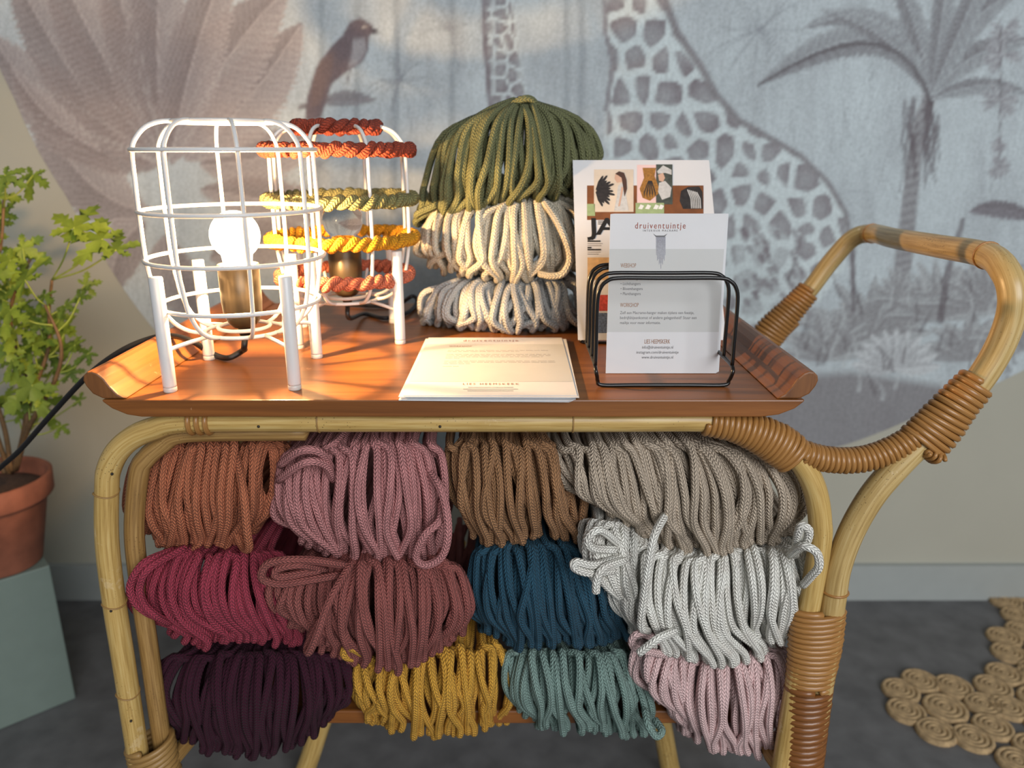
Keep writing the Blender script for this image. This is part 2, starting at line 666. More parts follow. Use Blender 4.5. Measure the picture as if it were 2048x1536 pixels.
    m, _ = poly([(700, 44), (722, 36), (742, 48), (750, 60), (738, 74), (737, 100), (724, 126), (696, 142), (664, 168), (642, 236), (610, 244), (614, 196), (632, 138), (660, 96), (686, 70)], 5)
    blend(m, lc((112, 100, 104)))
    m, _ = poly([(706, 78), (730, 76), (734, 100), (716, 128), (696, 136), (704, 106)], 6)
    blend(m * 0.8, lc((168, 166, 168)))
    m, _ = poly([(640, 120), (668, 104), (664, 150), (640, 210), (622, 214), (626, 160)], 6)
    blend(m * 0.7, lc((122, 104, 100)))
    m, _ = poly([(742, 54), (764, 64), (744, 68)], 3)
    blend(m, lc((78, 72, 78)))
    stroke([(728, 53), (730, 55)], 2.5, 2.5, lc((190, 180, 170)), 0.9, 2)
    stroke([(700, 140), (694, 168)], 2, 2, lc((110, 104, 108)), .8)

    # --- giraffes
    def spots(maskpts, sp, seed, dark, light, grow=1.0, lw=5.0):
        m, sd = poly(maskpts, 5)
        P = np.array(maskpts)
        bx0, by0 = P.min(0) - sp
        bx1, by1 = P.max(0) + sp
        r = np.random.default_rng(seed)
        sites = []
        yy = by0
        row = 0
        while yy < by1:
            g = sp * (1 + (grow - 1) * (yy - by0) / (by1 - by0))
            xx = bx0 + (row % 2) * g * 0.5
            while xx < bx1:
                sites.append((xx + r.uniform(-.36, .36) * g, yy + r.uniform(-.36, .36) * g))
                xx += g
            yy += g * 1.05
            row += 1
        f1 = np.full(U.shape, 1e9)
        f2 = np.full(U.shape, 1e9)
        for sx, sy in sites:
            d = np.hypot(U - sx, (V - sy) * 0.85)
            f2 = np.minimum(f2, np.maximum(f1, d))
            f1 = np.minimum(f1, d)
        spot = np.clip((f2 - f1 - lw) / 6 + 0.5, 0, 1)
        blend(m, light)
        tone = np.clip(f1 / (sp * 0.6), 0, 1)[..., None]
        blend(m * spot * np.clip(sd / 8, 0, 1) * 0.92, dark * (1 - 0.35 * (1 - tone)) + light * 0.35 * (1 - tone))
        return m, sd
    GL, GD = lc((200, 212, 214)), lc((118, 108, 114))
    spots([(964, -120), (966, 60), (976, 180), (990, 330), (1066, 330), (1056, 200), (1040, 100), (1026, 0), (1020, -120)], 27, 5, GD, GL, 1.1, 5)
    stroke([(966, -120), (968, 60), (978, 180), (990, 330)], 5, 5, GD, 0.85)
    body = [(1206, -120), (1208, 60), (1224, 130), (1210, 220), (1206, 330), (1200, 480), (1190, 760), (1470, 760), (1520, 700), (1580, 660),
            (1640, 600), (1685, 540), (1700, 480), (1690, 425), (1655, 365), (1600, 312), (1540, 277), (1478, 242), (1432, 190), (1400, 132), (1352, 62), (1322, -10), (1316, -120)]
    spots(body, 60, 11, GD, GL, 0.74, 13)
    stroke([(1316, -120), (1324, -10), (1352, 62), (1400, 132), (1432, 190), (1478, 242), (1540, 277), (1600, 312), (1655, 365), (1690, 425), (1702, 490), (1708, 640)], 9, 4, lc((112, 102, 106)), 0.75, 6)
    stroke([(1208, -100), (1210, 60), (1226, 130), (1212, 220)], 5, 5, GD, 0.7)
    m, _ = poly([(1470, 470), (1530, 440), (1585, 480), (1600, 560), (1560, 640), (1500, 650), (1470, 580)], 8)
    blend(m * 0.55, GL)
    for k in range(46):
        x, y = rng.uniform(1480, 1620), rng.uniform(450, 640)
        stroke([(x, y), (x + 4, y + 9)], 6.5, 4, GD, 0.6, 4)
    for k in range(70):   # grass hatching behind the animals
        x, y = rng.uniform(1420, 2060), rng.uniform(-60, 480)
        stroke(curve((x, y), (x + rng.uniform(-14, 14), y - 40), (x + rng.uniform(-34, 34), y - 90)), 1.6, 0.6, lc((140, 146, 150)), 0.35, 3)

    # --- palm at the right
    pd, pl = lc((100, 93, 98)), lc((168, 176, 180))
    trunk = [(1858, 190), (1836, 258), (1822, 372), (1806, 520), (1792, 700)]
    stroke(trunk, 11, 21, lc((126, 124, 128)), 0.9, 5)
    d, s, sd, L = polyd(trunk)
    blend(np.clip((20 - d) / 4, 0, 1) * (0.5 + 0.5 * np.sin(s * L / 7 * 2 * math.pi)) * 0.5, lc((168, 172, 174)))
    for k in range(26):
        x = 1835 + rng.uniform(-34, 44)
        y = rng.uniform(215, 330)
        stroke(curve((x, y - 30), (x + rng.uniform(-10, 10), y), (x + rng.uniform(-16, 16), y + 60)), 4, 1, pd, 0.6)
    for p0, p1, p2, w in (
        ((1862, 200), (1800, -30), (1516, 170), 34), ((1862, 140), (1760, -20), (1600, 60), 22),
        ((1862, 190), (1930, 90), (2070, 80), 26), ((1862, 200), (1960, 150), (2060, 190), 18),
        ((1862, 190), (1920, 20), (2060, -30), 28), ((1862, 190), (1840, 40), (1760, -110), 24),
        ((1862, 190), (1890, 30), (1900, -130), 24), ((1862, 190), (1800, 60), (1640, 20), 24),
        ((1862, 190), (1930, 40), (2000, -130), 24)):
        leaf(p0, p1, p2, w, pd, pl, 0.95, vein=8)
    stroke(curve((1862, 210), (1800, -14), (1516, 170)), 5, 3, lc((90, 84, 88)), 0.7)
    # dangling blossoms at the far right
    for cx, cy, r in ((2003, 110, 42), (1998, 200, 40), (2010, 60, 34), (1996, 335, 24), (1996, 290, 16)):
        for k in range(16):
            a = rng.uniform(0, 2 * math.pi)
            leaf((cx, cy), (cx + r * .5 * math.cos(a), cy + r * .5 * math.sin(a)), (cx + r * math.cos(a), cy + r * math.sin(a) * 1.1), 6, lc((120, 116, 122)), lc((180, 186, 190)), 0.8, rib=False)
    stroke([(2000, 40), (1998, 330)], 2, 2, pd, 0.6)
    leaf((1938, 425), (1990, 405), (2080, 440), 18, pd, lc((132, 130, 136)), 0.95)

    # --- undergrowth
    for cx, cy, r, n_, w in ((1740, 690, 170, 15, 17), (1660, 720, 130, 12, 14), (1880, 640, 150, 14, 13), (1980, 620, 160, 15, 15), (1940, 720, 140, 12, 16), (1800, 600, 90, 9, 10), (2060, 700, 150, 10, 16)):
        for a in np.linspace(-2.9, -0.25, n_):
            q = r * rng.uniform(.7, 1.05)
            aa = a + rng.uniform(-.1, .1)
            leaf((cx, cy), (cx + q * .55 * math.cos(aa), cy + q * .65 * math.sin(aa)), (cx + q * math.cos(aa), cy + q * .9 * math.sin(aa) + 14), w,
                 lc((110, 104, 108)), lc((172, 178, 180)), 0.85, vein=8)
    m, _ = poly([(1540, 760), (1700, 742), (1880, 770), (1960, 800), (1900, 900), (1500, 960), (1480, 860)], 20)
    blend(m * 0.75, lc((112, 104, 106)))
    for a in np.linspace(-3.0, -0.1, 11):     # big pale flower
        leaf((1790, 740), (1790 + 50 * math.cos(a), 740 + 52 * math.sin(a)), (1790 + 92 * math.cos(a), 740 + 84 * math.sin(a)), 15, lc((150, 152, 156)), lc((200, 206, 208)), 0.95, vein=14)
    for k in range(60):
        x, y = rng.uniform(1560, 2060), rng.uniform(560, 800)
        stroke(curve((x, y), (x + rng.uniform(-12, 12), y - 20), (x + rng.uniform(-26, 26), y - 46)), 4, 1, [lc((96, 90, 94)), lc((184, 190, 192))][k % 2], 0.55)
    stroke([(1925, 440), (1890, 560), (1880, 640)], 5, 8, pd, 0.7)
    stroke([(1705, 470), (1706, 620)], 4, 4, pd, 0.7)
    hatch = 0.5 + 0.5 * np.sin((U * 0.55 + 9 * vnoise(U / 40, V / 40, 5)) + 0.08 * V)
    img *= (0.94 + 0.10 * hatch * vnoise(U / 60, V / 60, 8))[..., None]
    return img


build_mural()

# ================================================================== TROLLEY
m_tray = wood_mat('tray_wood', (92, 53, 23), (124, 75, 33), (146, 91, 42), axis=0, rough=0.36, streak=70)
m_roll = wood_mat('roll_wood', (92, 53, 23), (124, 75, 33), (146, 91, 42), axis=1, rough=0.36, streak=60)
m_cane = rattan_mat('cane_pole', (150, 118, 62), (188, 156, 92), (206, 180, 120), worn=0.25)
m_cane_old = rattan_mat('speckled_cane', (112, 82, 44), (150, 116, 66), (176, 142, 88), rough=0.45)
m_handle = rattan_mat('handle_cane', (150, 122, 72), (184, 156, 100), (204, 182, 132), speck=True, worn=0.75)
m_wrap = rattan_mat('cane_binding', (122, 82, 38), (156, 110, 58), (182, 138, 82), speck=False, rough=0.32)
m_wrapd = rattan_mat('dark_binding', (92, 54, 24), (122, 76, 36), (146, 96, 50), speck=False, rough=0.28)

cart = thing('rattan_trolley', 'bamboo-cane serving trolley with wooden tray top and looped cane handle', 'trolley', (-0.045, 0.84, 0))

m_end = wood_mat('end_grain', (86, 51, 24), (114, 71, 34), (136, 86, 43), axis=2, rough=0.5, streak=120)
XL, XR = -0.3289, 0.2258      # seams between board and end rolls
th = 0.0155
pl = [(XL - 0.020, T - 0.002), (XL - 0.013, T - 0.008), (XL - 0.001, T - 0.0135), (XL + 0.011, T - th)]
pr = [(XR - 0.012, T - th), (XR + 0.003, T - 0.0135), (XR + 0.016, T - 0.008), (XR + 0.023, T - 0.002)]
prof = [(XL - 0.021, T)] + pl + pr + [(XR + 0.024, T)]
o = prism('tray_board', prof, YF, YB, m_tray, cart)
bevel(o, 0.0012)
rollp = [(0, 0), (-16, 10), (-29, 26), (-39, 43), (-50, 53), (-60, 57), (-70, 56), (-79, 48), (-81, 38), (-77, 26), (-66, 10), (-47, -2)]
for sx, x0 in ((1, XL), (-1, XR)):
    pp = [(x0 + sx * a / 2348 * (1 if sx > 0 else 0.98), T + 0.0006 + max(b, 0) / 2348) for a, b in rollp]
    oo = prism('end_roll', pp, YF + 0.001, YB - 0.001, m_roll, cart)
    oo.data.materials.append(m_end)
    oo.data.polygons[0].material_index = 1
    oo.data.polygons[1].material_index = 1
    bevel(oo, 0.0015, 2)

YP = 0.645
YR = 1.025
lower_shelf_z = 0.262


def off(P, dx=0, dy=0, dz=0):
    return [Vector((p[0] + dx, p[1] + dy, p[2] + dz)) for p in P]


hoop_px = [(214, 972), (218, 938), (235, 903), (266, 875), (308, 857), (375, 848.5), (600, 846), (900, 846), (1200, 846), (1415, 847),
           (1475, 852), (1525, 868), (1570, 892), (1606, 930), (1630, 980), (1640, 1040), (1638, 1100)]
hp = [PY(x, y, YP) for x, y in hoop_px]
xl_post, xr_post = hp[0].x, hp[-1].x
zt = T - th - 0.0108
for i in range(6, 10):
    hp[i].z = zt
hp[5].z = zt - 0.0008
post_px = [PY(270, 1471, YP), PY(248, 1327, YP), PY(228, 1200, YP), PY(214, 1080, YP)]
foot_l = post_px[0] + (post_px[0] - post_px[2]) * (post_px[0].z / (post_px[2].z - post_px[0].z))
hoop = [foot_l] + post_px + hp + \
       [Vector((xr_post - 0.004, YP, 0.40)), Vector((xr_post - 0.010, YP, 0.2)), Vector((xr_post - 0.014, YP, 0.0))]
hoopP = smooth_path(hoop, 8)
RP = 0.0106
tube('front_hoop', hoopP, RP, m_cane, cart, 14)
rear = [Vector((p.x, YR, p.z)) for p in hoop]
tube('rear_hoop', smooth_path(rear, 8), RP, m_cane, cart, 12)
inner = smooth_path([Vector((p.x + 0.018, YP + 0.016, p.z)) for p in [foot_l] + post_px] +
                    [Vector((p.x * 1.0 + (0.018 if i < 3 else 0.012 if i < 5 else 0), YP + 0.016, p.z - 0.012 - (0.004 if i > 3 else 0))) for i, p in enumerate(hp[1:7])], 7)
tube('inner_pole', inner, 0.0092, m_cane_old, cart, 12)

# cane nodes on the front hoop (rings where a stem segment ends)
for (x, y) in ((229, 1205), (213, 985), (256, 1385)):
    p = PY(x, y, YP)
    zc = p.z
    ring = [Vector((p.x + math.cos(a) * (RP + 0.0002), YP + math.sin(a) * (RP + 0.0002), zc + 0.0015 * math.sin(2 * a))) for a in np.linspace(0, 2 * math.pi, 24, endpoint=False)]
    tube('cane_node', ring, 0.0009, m_cane_old, cart, 6, True)
for x in (640, 1145, 1590):
    p = PY(x, 846, YP)
    if x < 1400:
        ring = [Vector((p.x, YP + math.cos(a) * (RP + 0.0001), zt + math.sin(a) * (RP + 0.0001))) for a in np.linspace(0, 2 * math.pi, 24, endpoint=False)]
        tube('cane_node', ring, 0.0008, m_cane_old, cart, 6, True)

# little nail heads in the cane
m_nail = plain('nail_head', (34, 28, 22), 0.5, var=0.1)
for x, y in ((517, 853), (880, 853), (224, 948), (222, 1222), (262, 1442)):
    p = PY(x, y, YP - RP * 0.98)
    lathe('nail', [(0, -.0012), (.0010, -.0010), (.0013, 0), (.0010, .0010), (0, .0012)], m_nail, cart, 8, p)

# handle: two curved poles joined by a cross bar
hf_px = [(1668, 1190), (1678, 1130), (1704, 1060), (1745, 990), (1795, 932), (1850, 876), (1905, 820), (1955, 765), (1995, 702), (2020, 640), (2026, 590)]
hf = [PY(x, y, YP) for x, y in hf_px]
low = [Vector((hf[0].x - 0.002, YP, 0.0)), Vector((hf[0].x - 0.001, YP, 0.2)), Vector((hf[0].x, YP, 0.40))]
cross = [PY(2012, 545, YP + 0.012), PY(1975, 511, YP + 0.050), PY(1880, 493, 0.79), PY(1790, 477, 0.91), PY(1745, 467, 1.0), PY(1705, 477, 1.022)]
rear_h = [PY(1660, 525, YR), PY(1620, 578, YR), PY(1580, 622, YR), PY(1535, 668, YR)]
rear_low = [Vector((p.x, YR, p.z)) for p in hf[4::-1] if p.z < rear_h[-1].z - 0.03] + [Vector((p.x, YR, p.z)) for p in low[::-1]]
handleP = smooth_path(low + hf + cross + rear_h + rear_low, 8)
tube('handle', handleP, 0.0118, m_handle, cart, 14)


def ring_at(P, k, r, rr, mat, name='cane_node'):
    Tn, A, B = frames(P)
    ring = [P[k] + (A[k] * math.cos(a) + B[k] * math.sin(a)) * r for a in np.linspace(0, 2 * math.pi, 24, endpoint=False)]
    tube(name, ring, rr, mat, cart, 6, True)


def nearest(P, q):
    return int(np.argmin(np.linalg.norm(P - np.array(tuple(q)), axis=1)))


ring_at(handleP, nearest(handleP, PY(1975, 511, YP + 0.050)), 0.0119, 0.0011, m_wrap)
ring_at(handleP, nearest(handleP, PY(1745, 467, 1.0)), 0.0119, 0.0010, m_wrap)


def wrap(name, path, ra, rb, pitch, mat, rr=None, seg=18, up=(0, -1, 0), parent=cart, lean=0.0):
    """cane strip wound around a path; ra = half width in the picture plane (list along path), rb = half depth"""
    P = smooth_path(path, 10)
    L = np.concatenate([[0], np.cumsum(np.linalg.norm(np.diff(P, axis=0), axis=1))])
    turns = max(2, int(L[-1] / pitch))
    n = turns * seg
    t = np.linspace(0, L[-1], n)
    C = np.stack([np.interp(t, L, P[:, i]) for i in range(3)], 1)
    Tn = np.gradient(C, axis=0)
    Tn /= np.linalg.norm(Tn, axis=1, keepdims=True)
    upv = np.array(up, float)
    A = upv - Tn * (Tn @ upv)[:, None]
    A /= np.linalg.norm(A, axis=1, keepdims=True)
    B = np.cross(Tn, A)
    s = np.linspace(0, 1, len(ra))
    a_ = np.interp(t / L[-1], s, ra)[:, None]
    b_ = np.interp(t / L[-1], s, rb)[:, None]
    ph = np.arange(n) / seg * 2 * math.pi
    jit = 1 + 0.012 * np.sin(ph * 0.37 + 1.3)
    Q = C + A * (np.cos(ph)[:, None] * b_ * jit[:, None]) + B * (np.sin(ph)[:, None] * a_ * jit[:, None]) + Tn * (np.sin(ph)[:, None] * lean)
    return tube(name, Q, pitch * 0.56 if rr is None else rr, mat, parent, 7)


def px_path(pts, Y=YP):
    return [PY(x, y, Y) for x, y in pts]


W_ = [0.0118]
for x in (386, 403, 420):
    p = PY(x, 847, YP)
    zz = zt if x > 380 else zt - 0.001
    ring = [Vector((p.x, YP + math.cos(a) * (RP + 0.0008), zz + math.sin(a) * (RP + 0.0008))) for a in np.linspace(0, 2 * math.pi, 26, endpoint=False)]
    tube('binding_ring', ring, 0.0024, m_wrap, cart, 8, True)
wrap('binding', [Vector((PY(1412, 847, YP).x, YP, zt)), PY(1475, 853, YP), PY(1525, 872, YP), PY(1568, 897, YP), PY(1592, 918, YP)],
     [0.0118, 0.0125, 0.0150, 0.0175, 0.0165], [0.0115, 0.0120, 0.0125, 0.0125, 0.0120], 0.0049, m_wrap)
tie = px_path([(1545, 878), (1585, 898), (1625, 913), (1680, 921), (1735, 916), (1790, 896), (1840, 866), (1890, 822)])
tube('tie_bar', smooth_path(tie, 8), 0.0078, m_cane_old, cart, 10)
wrap('binding', px_path([(1606, 906), (1640, 916), (1690, 921), (1740, 915), (1790, 896), (1832, 872)]), [0.0098] * 2, [0.0098] * 2, 0.0048, m_wrap)
wrap('binding', px_path([(1838, 892), (1872, 858), (1910, 812), (1955, 762)]), [0.0215, 0.0205, 0.0165, 0.0138], [0.0130, 0.0135, 0.0136, 0.0136], 0.0056, m_wrap)
wrap('binding', [PY(1846, 896, YP - 0.002), PY(1872, 914, YP - 0.003)], [0.006, 0.006], [0.0145, 0.0145], 0.004, m_wrap, rr=0.002)
# tall wrapping that ties hoop and handle together at the right post
post_c = [(1636, 1216), (1630, 1290), (1618, 1370), (1610, 1450), (1602, 1536), (1596, 1600)]
pw = px_path(post_c)
wrap('post_binding', pw[:3], [0.0245, 0.0235, 0.0205], [0.0122] * 3, 0.0056, m_wrap, rr=.0034)
wrap('post_binding', pw[2:], [0.0205, 0.0195, 0.0190, 0.0180], [0.0126] * 4, 0.0070, m_wrapd, rr=.0042)
ring_at(handleP, nearest(handleP, PY(1670, 1180, YP)), 0.0119, 0.0014, m_wrap)
# left foot binding
lw = [PY(272, 1492, YP) + Vector((.010, .008, 0)), PY(272, 1492, YP) + Vector((.012, .008, -.05))]
wrap('post_binding', lw, [0.0225, 0.0225], [0.020, 0.020], 0.0062, m_cane_old, rr=0.0032, lean=0.006)
# rear handle binding
wrap('binding', [PY(1618, 580, YR), PY(1585, 617, YR), PY(1545, 660, YR), PY(1515, 700, YR)], [0.0135, 0.0165, 0.0205, 0.021], [0.0136] * 4, 0.0052, m_wrap)
tie_r = [Vector((p.x, YR, p.z)) for p in tie]
tube('tie_bar', smooth_path(tie_r, 6), 0.0095, m_wrap, cart, 10)

# lower shelf and its rails, rear legs
V, Fc = box_data((-0.05, 0.87, lower_shelf_z), (0.60, 0.34, 0.017))
o = link('lower_shelf', mesh('lower_shelf', V, Fc), m_tray, cart, False)
bevel(o, 0.002)
for y in (0.735, 1.0):
    tube('shelf_rail', smooth_path([Vector((xl_post + .008, YP if y < 0.8 else YR, 0.245)), Vector((-0.31, y, 0.243)), Vector((-0.05, y, 0.243)), Vector((0.24, y, 0.243)), Vector((xr_post - 0.01, YP if y < 0.8 else YR, 0.245))], 6), 0.0085, m_cane_old, cart, 10)
YL = 0.87
l1 = [PY(598, 1585, YL), PY(618, 1520, YL), PY(640, 1452, YL), PY(664, 1380, YL)]
l1[0].z = 0.0
l2 = [PY(1352, 1585, YL), PY(1340, 1536, YL), PY(1326, 1460, YL), PY(1312, 1385, YL)]
l2[0].z = 0.0
for lp in (l1, l2):
    tube('rear_leg', smooth_path(lp + [Vector((lp[-1].x, YL + 0.01, lower_shelf_z - 0.012))], 6), 0.0135, m_cane, cart, 12)

# ================================================================== YARN HANKS
CORD = 0.0040


def hank(label, color, Yf, fans, extras=(), cord=CORD, back=0.27, sag=0.010, loc=None, seed=1, rest=None):
    rg = np.random.default_rng(seed)
    mat = cord_mat('cord_%d_%d_%d' % color, color)
    allp = []
    for fan in fans:
        n = fan['n']
        layers = fan.get('layers', 3)
        n = max(5, round(n * 0.9))
        jt = fan.get('jit', 0.95) * 2.0 / n
        B = fan.get('B', 0.060)
        pin = fan.get('pin', 0.90)
        Y0 = Yf + fan.get('dY', 0.0)
        kt, km, kb = fan['top'], fan['mid'], fan['bot']
        li = lambda k, u: (k[0] + (k[1] - k[0]) * (u + 1) / 2, np.interp(u, np.linspace(-1, 1, len(k[2])), k[2]))
        for ly in range(layers):
            nn = n if ly == 0 else max(4, int(n * 0.9))
            for i in range(nn):
                u = -1 + 2 * (i + 0.5) / nn + (rg.normal() * jt * 0.35)
                ut = u + rg.normal() * jt * 0.9
                um = u + rg.normal() * jt * 0.45
                ub = u + rg.normal() * jt * 0.8
                ut, um, ub = [float(np.clip(v, -1.06, 1.06)) for v in (ut, um, ub)]
                xt, yt = li(kt, ut)
                xm, ym = li(km, um)
                xb, yb = li(kb, ub)
                cb = (kb[0] + kb[1]) / 2
                xb = cb + (xb - cb) * pin
                if ly:
                    cm = (km[0] + km[1]) / 2
                    xm = cm + (xm - cm) * 1.05
                yb += rg.normal() * 4.5 - ly * 5
                yt += rg.normal() * 4
                e = min(abs(um), 1) ** 3 * fan.get('edge', 0.030)
                dl = ly * 0.0062 + abs(rg.normal()) * 0.0036
                bow = rg.normal() * 6
                ux, uy = fan.get('ux', 0.66), fan.get('uy', 0.34)
                c = [(xt, yt, B * 0.95 + dl),
                     (xt * (1 - ux) + xm * ux + bow, yt * (1 - uy) + ym * uy, B * 0.34 + dl + e * .6),
                     (xm, ym, B * .02 + dl + e),
                     (xm * .74 + xb * .26 - bow + rg.normal() * 2.5, ym * .45 + yb * .55, B * 0.05 + dl + e),
                     (xb, yb - 8, B * 0.26 + dl + e),
                     (xb + rg.normal() * 3, yb, B * 0.55 + dl + e)]
                w = [PY(a, b, Y0 + d) for a, b, d in c]
                tb = w[0] + Vector((rg.normal() * .006, back * 0.8, sag * -0.2))
                bb1 = w[-1] + Vector((rg.normal() * .004, back * 0.35, sag))
                bb2 = w[-1] + Vector((rg.normal() * .008, back * 0.8, sag * 1.6))
                allp.append((ly, [tb] + w + [bb1, bb2]))
    for ex in extras:
        w = [PY(a, b, Yf + d) for a, b, d in ex]
        allp.append((0, w))
    ctr = sum((p[1][3] for p in allp), Vector()) / len(allp)
    zmin = min(min(q.z for q in p[1]) for p in allp)
    root = thing('yarn_hank', label, 'yarn', (ctr.x, ctr.y, zmin - cord), 'hanks of braided cord')
    inner_d = []
    for ly, w in allp:
        P = smooth_path(w, 5)
        if rest is not None:
            P[:, 2] = np.maximum(P[:, 2], rest + cord * 1.05)
        if ly == 0:
            tube('cord_loop', P, cord, mat, root, 9)
        else:
            inner_d.append(tube_data(P, cord, 8))
    link('inner_cord', mesh('inner_cord', *join(inner_d)), mat, root)
    return root


# ---- top row in the trolley
hank('terracotta cord hank under the tray beside the left cane post', (188, 114, 82), 0.652, [
    dict(n=19, top=(330, 575, [880, 868, 866, 866, 870]), mid=(268, 560, [1010, 1000, 985, 980, 960]), bot=(278, 540, [1062, 1092, 1078, 1086, 1040]))],
    extras=[[(470, 900, .03), (486, 980, -.006), (494, 1060, -.012), (498, 1096, -.004), (486, 1094, .01), (470, 1060, .02)]], seed=11)
hank('dusty pink cord hank under the tray between terracotta and brown hanks', (200, 138, 137), 0.645, [
    dict(n=9, top=(590, 660, [892, 884, 876]), mid=(548, 640, [1000, 985, 970]), bot=(585, 700, [1062, 1096, 1116]), dY=0.012, edge=.02),
    dict(n=17, top=(660, 860, [872, 866, 866, 866, 872]), mid=(635, 892, [985, 985, 985, 985, 985]), bot=(650, 895, [1092, 1112, 1112, 1122, 1112]))],
    extras=[[(850, 930, .03), (884, 985, .0), (896, 1060, -.008), (884, 1112, -.006), (850, 1130, -.002), (832, 1112, .0), (850, 1070, -.006), (880, 1040, .0), (884, 1000, .02)],
            [(560, 930, .02), (600, 902, .0), (640, 905, .004), (665, 940, .03)], [(556, 960, .02), (610, 925, -.002), (650, 930, .01), (668, 960, .03)]], seed=12)
hank('chocolate brown cord hank under the tray beside the taupe hank', (166, 124, 88), 0.655, [
    dict(n=19, top=(905, 1110, [874, 866, 866, 866, 880]), mid=(900, 1165, [960, 965, 970, 975, 985]), bot=(915, 1185, [1050, 1086, 1068, 1066, 1076]))], seed=13)
hank('taupe grey cord hank under the tray, the widest of the top row', (198, 182, 162), 0.640, [
    dict(n=12, top=(1095, 1260, [884, 874, 868]), mid=(1118, 1290, [940, 960, 985]), bot=(1190, 1320, [1004, 1044, 1080]), dY=0.006),
    dict(n=25, top=(1225, 1500, [872, 866, 868, 878, 905]), mid=(1262, 1608, [985, 985, 975, 975, 985]), bot=(1290, 1590, [1078, 1092, 1096, 1084, 1060]))], seed=14)
# ---- middle row
hank('raspberry red cord hank between the terracotta and aubergine hanks', (166, 64, 82), 0.640, [
    dict(n=20, top=(340, 560, [1100, 1088, 1085, 1085, 1085]), mid=(262, 575, [1190, 1180, 1180, 1180, 1180]), bot=(330, 620, [1255, 1284, 1274, 1274, 1280]))],
    extras=[[(350, 1100, .03), (290, 1125, .0), (262, 1168, -.004), (268, 1200, -.004), (290, 1222, .0), (320, 1236, .02)], [(370, 1096, .03), (300, 1135, -.002), (280, 1172, -.004), (286, 1205, -.004), (310, 1230, .0), (340, 1246, .02)]], seed=15)
hank('brick rose cord hank below the dusty pink hank', (156, 92, 86), 0.630, [
    dict(n=10, top=(600, 690, [1120, 1112, 1108]), mid=(528, 650, [1180, 1190, 1200]), bot=(556, 700, [1222, 1270, 1302]), dY=0.008, edge=.02),
    dict(n=22, top=(670, 880, [1110, 1100, 1100, 1100, 1108]), mid=(625, 942, [1205, 1205, 1205, 1205, 1200]), bot=(640, 935, [1296, 1316, 1324, 1306, 1262]))],
    extras=[[(690, 1130, .02), (610, 1120, -.006), (540, 1126, -.010), (524, 1156, -.010), (560, 1168, -.008), (620, 1160, .0), (680, 1150, .02)],
            [(650, 1140, .02), (600, 1130, -.008), (556, 1138, -.010), (560, 1154, -.008), (640, 1140, .01)],
            [(700, 1130, .02), (660, 1200, -.010), (634, 1270, -.014), (618, 1304, -.010), (616, 1290, .0), (640, 1240, .01)]], seed=16)
hank('petrol blue cord hank between the brick rose and white hanks', (44, 82, 102), 0.645, [
    dict(n=22, top=(965, 1180, [1078, 1072, 1070, 1072, 1085]), mid=(944, 1235, [1180, 1180, 1180, 1185, 1195]), bot=(960, 1265, [1262, 1286, 1278, 1282, 1268]))], seed=17)
hank('white cotton cord hank between the taupe and pale pink hanks', (248, 244, 234), 0.630, [
    dict(n=9, top=(1195, 1275, [1020, 1030, 1050]), mid=(1162, 1275, [1090, 1110, 1120]), bot=(1196, 1310, [1170, 1216, 1262]), dY=0.006, edge=.02),
    dict(n=20, top=(1275, 1470, [1070, 1085, 1088, 1088, 1085]), mid=(1236, 1490, [1180, 1195, 1200, 1200, 1195]), bot=(1262, 1535, [1250, 1290, 1314, 1322, 1296]), edge=.02, pin=1.0),
    dict(n=12, top=(1460, 1600, [1080, 1080, 1082]), mid=(1470, 1638, [1170, 1165, 1150]), bot=(1478, 1622, [1262, 1276, 1240]), dY=.004, pin=1.0)],
    extras=[[(1590, 1110, .02), (1596, 1070, -.004), (1604, 1052, -.010), (1618, 1062, -.010), (1612, 1086, -.004), (1596, 1100, .01)],
            [(1580, 1110, .02), (1604, 1092, -.008), (1632, 1104, -.014), (1638, 1132, -.014), (1624, 1150, -.006), (1606, 1170, .01)],
            [(1260, 1110, .02), (1190, 1130, -.004), (1152, 1124, -.010), (1150, 1136, -.010), (1180, 1146, -.006), (1230, 1140, .01)],
            [(1240, 1090, .02), (1200, 1060, -.004), (1176, 1078, -.008), (1186, 1096, -.004), (1230, 1100, .01)],
            [(1250, 1120, .01), (1208, 1136, -.008), (1194, 1160, -.010), (1192, 1184, -.009)],
            [(1330, 1030, .02), (1306, 1080, -.006), (1290, 1180, -.012), (1282, 1250, -.006), (1296, 1262, .01)],
            [(1350, 1262, .0), (1318, 1276, -.012), (1296, 1292, -.014), (1278, 1306, -.012)]], seed=18)
